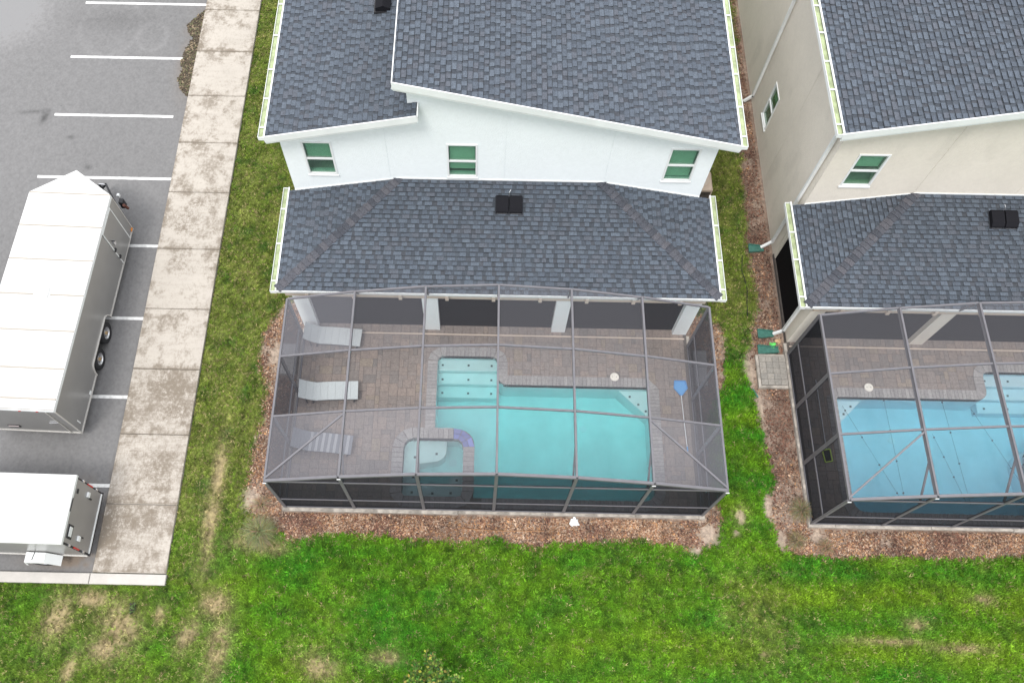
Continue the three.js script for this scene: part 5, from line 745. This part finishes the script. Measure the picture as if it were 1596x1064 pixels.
/* leafy shrub at the bottom edge */
{
  const x = -1.2, z = -0.95, T = thing('leafy_shrub', 'young yellow-green leafy shrub at the bottom edge', 'shrub', [x, GY, z]), r = rngOf(33), st = new Soup(), lf = [new Soup(), new Soup()];
  new Soup().add(tubeGeo([[x, GY - 0.05, z], [x + 0.02, 0.35, z - 0.02], [x + 0.05, 0.9, z - 0.08]], 0.028, 12, 7)).mesh('trunk', mat([0.16, 0.12, 0.08], 0.9), T);
  const tones = [[0.050, 0.110, 0.016], [0.11, 0.17, 0.026], [0.030, 0.075, 0.014], [0.20, 0.24, 0.045], [0.07, 0.14, 0.02]];
  for (let b = 0; b < 60; b++) {
    const a = b * 2.4 + r(), tall = b === 4, h = tall ? 1.75 : 0.45 + 0.95 * r(), l = tall ? 0.28 : 0.40 + 0.62 * r(), dir = tall ? [0.28, -0.96] : [Math.cos(a), Math.sin(a)], P = []; for (let j = 0; j <= 5; j++) { const t = j / 5; P.push([x + dir[0] * l * t + 0.05 * (r() - 0.5), 0.10 + h * t, z + dir[1] * l * Math.pow(t, 0.8) + 0.05 * (r() - 0.5)]); }
    st.add(tubeGeo(P, 0.008, 12, 4));
    for (let k = 0; k < 60; k++) { const t = 0.25 + 0.75 * r(), j = Math.min(4, Math.floor(t * 5)), q = t * 5 - j, c = V(P[j], sub(P[j + 1], P[j]), q), aa = r() * 6.283, ll = 0.06 + 0.065 * r(), w = ll * 0.33, up = 0.9 * (r() - 0.25), d = nrm([Math.cos(aa), up, Math.sin(aa)]), sd = nrm(crs(d, [0.2 * (r() - 0.5), 1, 0.2 * (r() - 0.5)])), o = V(c, d, 0.02), m = V(V(o, d, ll * 0.5), [0, 1, 0], 0.008), e = V(o, d, ll), col = tones[Math.floor(r() * 5)].map((v) => v * (0.75 + 0.6 * r())); const S = lf[k & 1]; S.tri(o, V(m, sd, w), m, col); S.tri(m, V(m, sd, w), e, col); S.tri(o, m, V(m, sd, -w), col); S.tri(m, e, V(m, sd, -w), col); }
  }
  st.mesh('stems', mat([0.14, 0.13, 0.06], 0.9), T); const lm = mat([1, 1, 1], 0.7, { vertexColors: true, side: THREE.DoubleSide, specularIntensity: 0.3 }); const f = lf[0].mesh('crown', lm, T, 'stuff'); lf[1].mesh('crown', lm, T, 'stuff');
}
/* ---------- turf, mulch ---------- */
const edgeR = rngOf(4242);
function lawnAt(x, z) {
  if (z < -27.5 || z > 0.2 || x < -17 || x > 18) return false;
  if (x < SW1 + 0.01 && z < -3.68) return false;
  if (x > -5.88 && x < 6.62 && z < -15.2) return false;
  if (x > 9.7 && z < -5.6) return false;
  if (x > -5.9 && x < 6.78 && z < -5.85 && z > -15.3) return false;
  if (x > -6.4 && x < -5.8 && z > -11.4 && z < -10.25) return false;
  return !inBed(x + 0.22 * (edgeR() - 0.5), z + 0.22 * (edgeR() - 0.5));
}
{
  // one tuft: seven bent blades
  const r = rngOf(77), P = [], N = [];
  for (let k = 0; k < 7; k++) {
    const a = k / 7 * 6.283 + r(), l = 0.022 + 0.03 * r(), h = 0.030 + 0.03 * r(), w = 0.0042, ox = 0.018 * (r() - 0.5), oz = 0.018 * (r() - 0.5), dx = Math.cos(a), dz = Math.sin(a), at = (t, s) => [ox + dx * l * t - dz * w * s * (1.1 - 0.9 * t), h * Math.sin(t * 1.9), oz + dz * l * t + dx * w * s * (1.1 - 0.9 * t)];
    const A = at(0, -1), B = at(0, 1), C = at(0.55, 1), D = at(0.55, -1), E = at(1, 0), n = nrm([-dx * 0.5, 1, -dz * 0.5]); for (const q of [A, B, C, A, C, D, D, C, E]) { P.push(...q); N.push(...n); }
  }
  const g = new THREE.BufferGeometry(); g.setAttribute('position', new THREE.Float32BufferAttribute(P, 3)); g.setAttribute('normal', new THREE.Float32BufferAttribute(N, 3));
  const spots = [], rr = rngOf(123), d = 0.031;
  for (let z = -27; z < 0.1; z += d) for (let x = -14.2; x < 16.8; x += d) {
    if (z < -5.6 && (x < -9 || (x > -5.6 && x < 6.5) || x > 9.8)) { if (x < -9) x = -9; else if (x < 6.5) x = 6.5; else break; }
    const px = x + d * (rr() - 0.5) * 1.6, pz = z + d * (rr() - 0.5) * 1.6; if (!lawnAt(px, pz)) continue;
    const dr = dryAt(px, pz), sa = sandAt(px, pz), thin = 0.25 * (1 - lushAt(px, pz)) + 0.75 * clamp(dr * 1.15 + 1.4 * fbm(px * 5, pz * 5) * dr) + 1.4 * sa; if (rr() < thin) continue;
    spots.push([px, pz]);
  }
  const im = new THREE.InstancedMesh(g, mat([1, 1, 1], 0.75, { side: THREE.DoubleSide, specularIntensity: 0.3 }), spots.length), m = new THREE.Matrix4(), q = new THREE.Quaternion(), up = new THREE.Vector3(0, 1, 0), col = new THREE.Color(), e = new THREE.Euler();
  spots.forEach(([x, z], i) => { const l = lushAt(x, z), s = (1.1 + 0.75 * l) * (0.65 + 0.8 * rr()) * (1 + 0.9 * fbm(x * 3, z * 3 + 9)), sy = s * (0.8 + 0.5 * rr()); q.setFromEuler(e.set(0.35 * (rr() - 0.5), rr() * 6.283, 0.35 * (rr() - 0.5))); m.compose(new THREE.Vector3(x, GY - 0.022, z), q, new THREE.Vector3(s, sy, s)); im.setMatrixAt(i, m); let c = turf(x, z); const k = 0.35 + 1.35 * rr() * rr() + 0.3 * rr(); if (rr() < 0.10 * (1.3 - l)) c = mix3(c, STRAW, 0.75); else if (rr() < 0.10) c = mix3(c, YEL, 0.6); im.setColorAt(i, col.setRGB(c[0] * k, c[1] * k, c[2] * k)); });
  im.name = 'lawn_grass'; im.castShadow = im.receiveShadow = true; im.userData = { kind: 'stuff', label: 'short patchy lawn grass around the houses', category: 'grass' }; scene.add(im);
  console.log('tufts', spots.length);
}
{ // bark chips and dead leaves of the beds
  const s = new Soup(); s.quad([-0.5, 0.02, 0.25], [0.0, 0.16, 0.36], [0.0, 0.16, -0.36], [-0.5, 0.02, -0.22]); s.quad([0.0, 0.16, 0.36], [0.5, 0.0, 0.20], [0.55, 0.03, -0.15], [0.0, 0.16, -0.36]); s.quad([-0.5, -0.12, 0.25], [0.5, -0.12, 0.2], [0.0, 0.16, 0.36], [-0.5, 0.02, 0.25]);
  const g = s.geometry(), r = rngOf(55), spots = [];
  for (let i = 0; i < 400000 && spots.length < 46000; i++) {
    const t = r(); let x, z; if (t < 0.42) { x = lerp(-7.2, 7.5, r()); z = lerp(-6.05, -4.8, r()); } else if (t < 0.55) { x = lerp(-7.2, -5.8, r()); z = lerp(-12.9, -5.9, r()); } else if (t < 0.62) { x = lerp(6.7, 7.9, r()); z = lerp(-12.9, -6, r()); } else if (t < 0.85) { x = lerp(8.4, 9.76, r()); z = lerp(-27, -4.8, r()); } else { x = lerp(8.4, 16.5, r()); z = lerp(-5.9, -4.7, r()); }
    if (!inBed(x + 0.3 * (r() - 0.5), z + 0.42 * (r() - 0.5)) || (x > -5.87 && x < 6.76 && z < -5.88) || (x > 9.70 && z < -5.70) || (x > 9.74 && z < -12)) continue; if (r() < sandAt(x, z) * 1.15 || r() < clamp(0.15 + 2.2 * fbm(x * 1.6 + 70, z * 1.6)) * 0.8) continue; if (x > 8.75 && x < 9.75 && z > -11.35 && z < -10.14) continue; if (((x < -5.86 && x > -6.4) || (x > 6.75 && x < 7.21)) && z > -11.42 && z < -10.18) continue;
    spots.push([x, z]);
  }
  const im = new THREE.InstancedMesh(g, mat([1, 1, 1], 0.9, { side: THREE.DoubleSide }), spots.length), m = new THREE.Matrix4(), q = new THREE.Quaternion(), col = new THREE.Color(), e = new THREE.Euler();
  const red = [[0.17, 0.075, 0.05], [0.11, 0.05, 0.035], [0.24, 0.12, 0.08], [0.32, 0.20, 0.14], [0.07, 0.04, 0.03]], tan = [[0.40, 0.245, 0.155], [0.33, 0.175, 0.10], [0.46, 0.32, 0.22], [0.24, 0.115, 0.065], [0.11, 0.06, 0.04], [0.52, 0.39, 0.29], [0.45, 0.24, 0.11]];
  spots.forEach(([x, z], i) => { const dark = clamp(0.5 + 1.4 * fbm(x * 1.1, z * 1.1) + (x > 8.3 && z < -6.5 ? 0.45 : 0) + spot(x, z, -5.4, -5.6, 0.7, 0.4) - (z > -6 && x < 7.3 ? 0.2 : 0)), S = r() < dark ? red : tan, c = S[Math.floor(r() * S.length)], needle = r() < 0.3, l = needle ? 0.07 + 0.10 * r() : 0.03 + 0.06 * r() * r(); q.setFromEuler(e.set(0.7 * (r() - 0.5), r() * 6.283, 0.7 * (r() - 0.5))); m.compose(new THREE.Vector3(x, GY + 0.005 + 0.022 * r(), z), q, new THREE.Vector3(l, l * (needle ? 0.2 : 0.5), needle ? 0.014 : l * (0.5 + 0.6 * r()))); im.setMatrixAt(i, m); const k = (0.62 + 0.5 * r()) * (1 + 0.7 * fbm(x * 2.4 + 11, z * 2.4)); im.setColorAt(i, col.setRGB(c[0] * k, c[1] * k, c[2] * k)); });
  im.name = 'mulch'; im.castShadow = im.receiveShadow = true; im.userData = { kind: 'stuff', label: 'bark mulch and dead leaves in the planting beds', category: 'mulch' }; scene.add(im); console.log('chips', spots.length);
}
renderer.render(scene, camera);
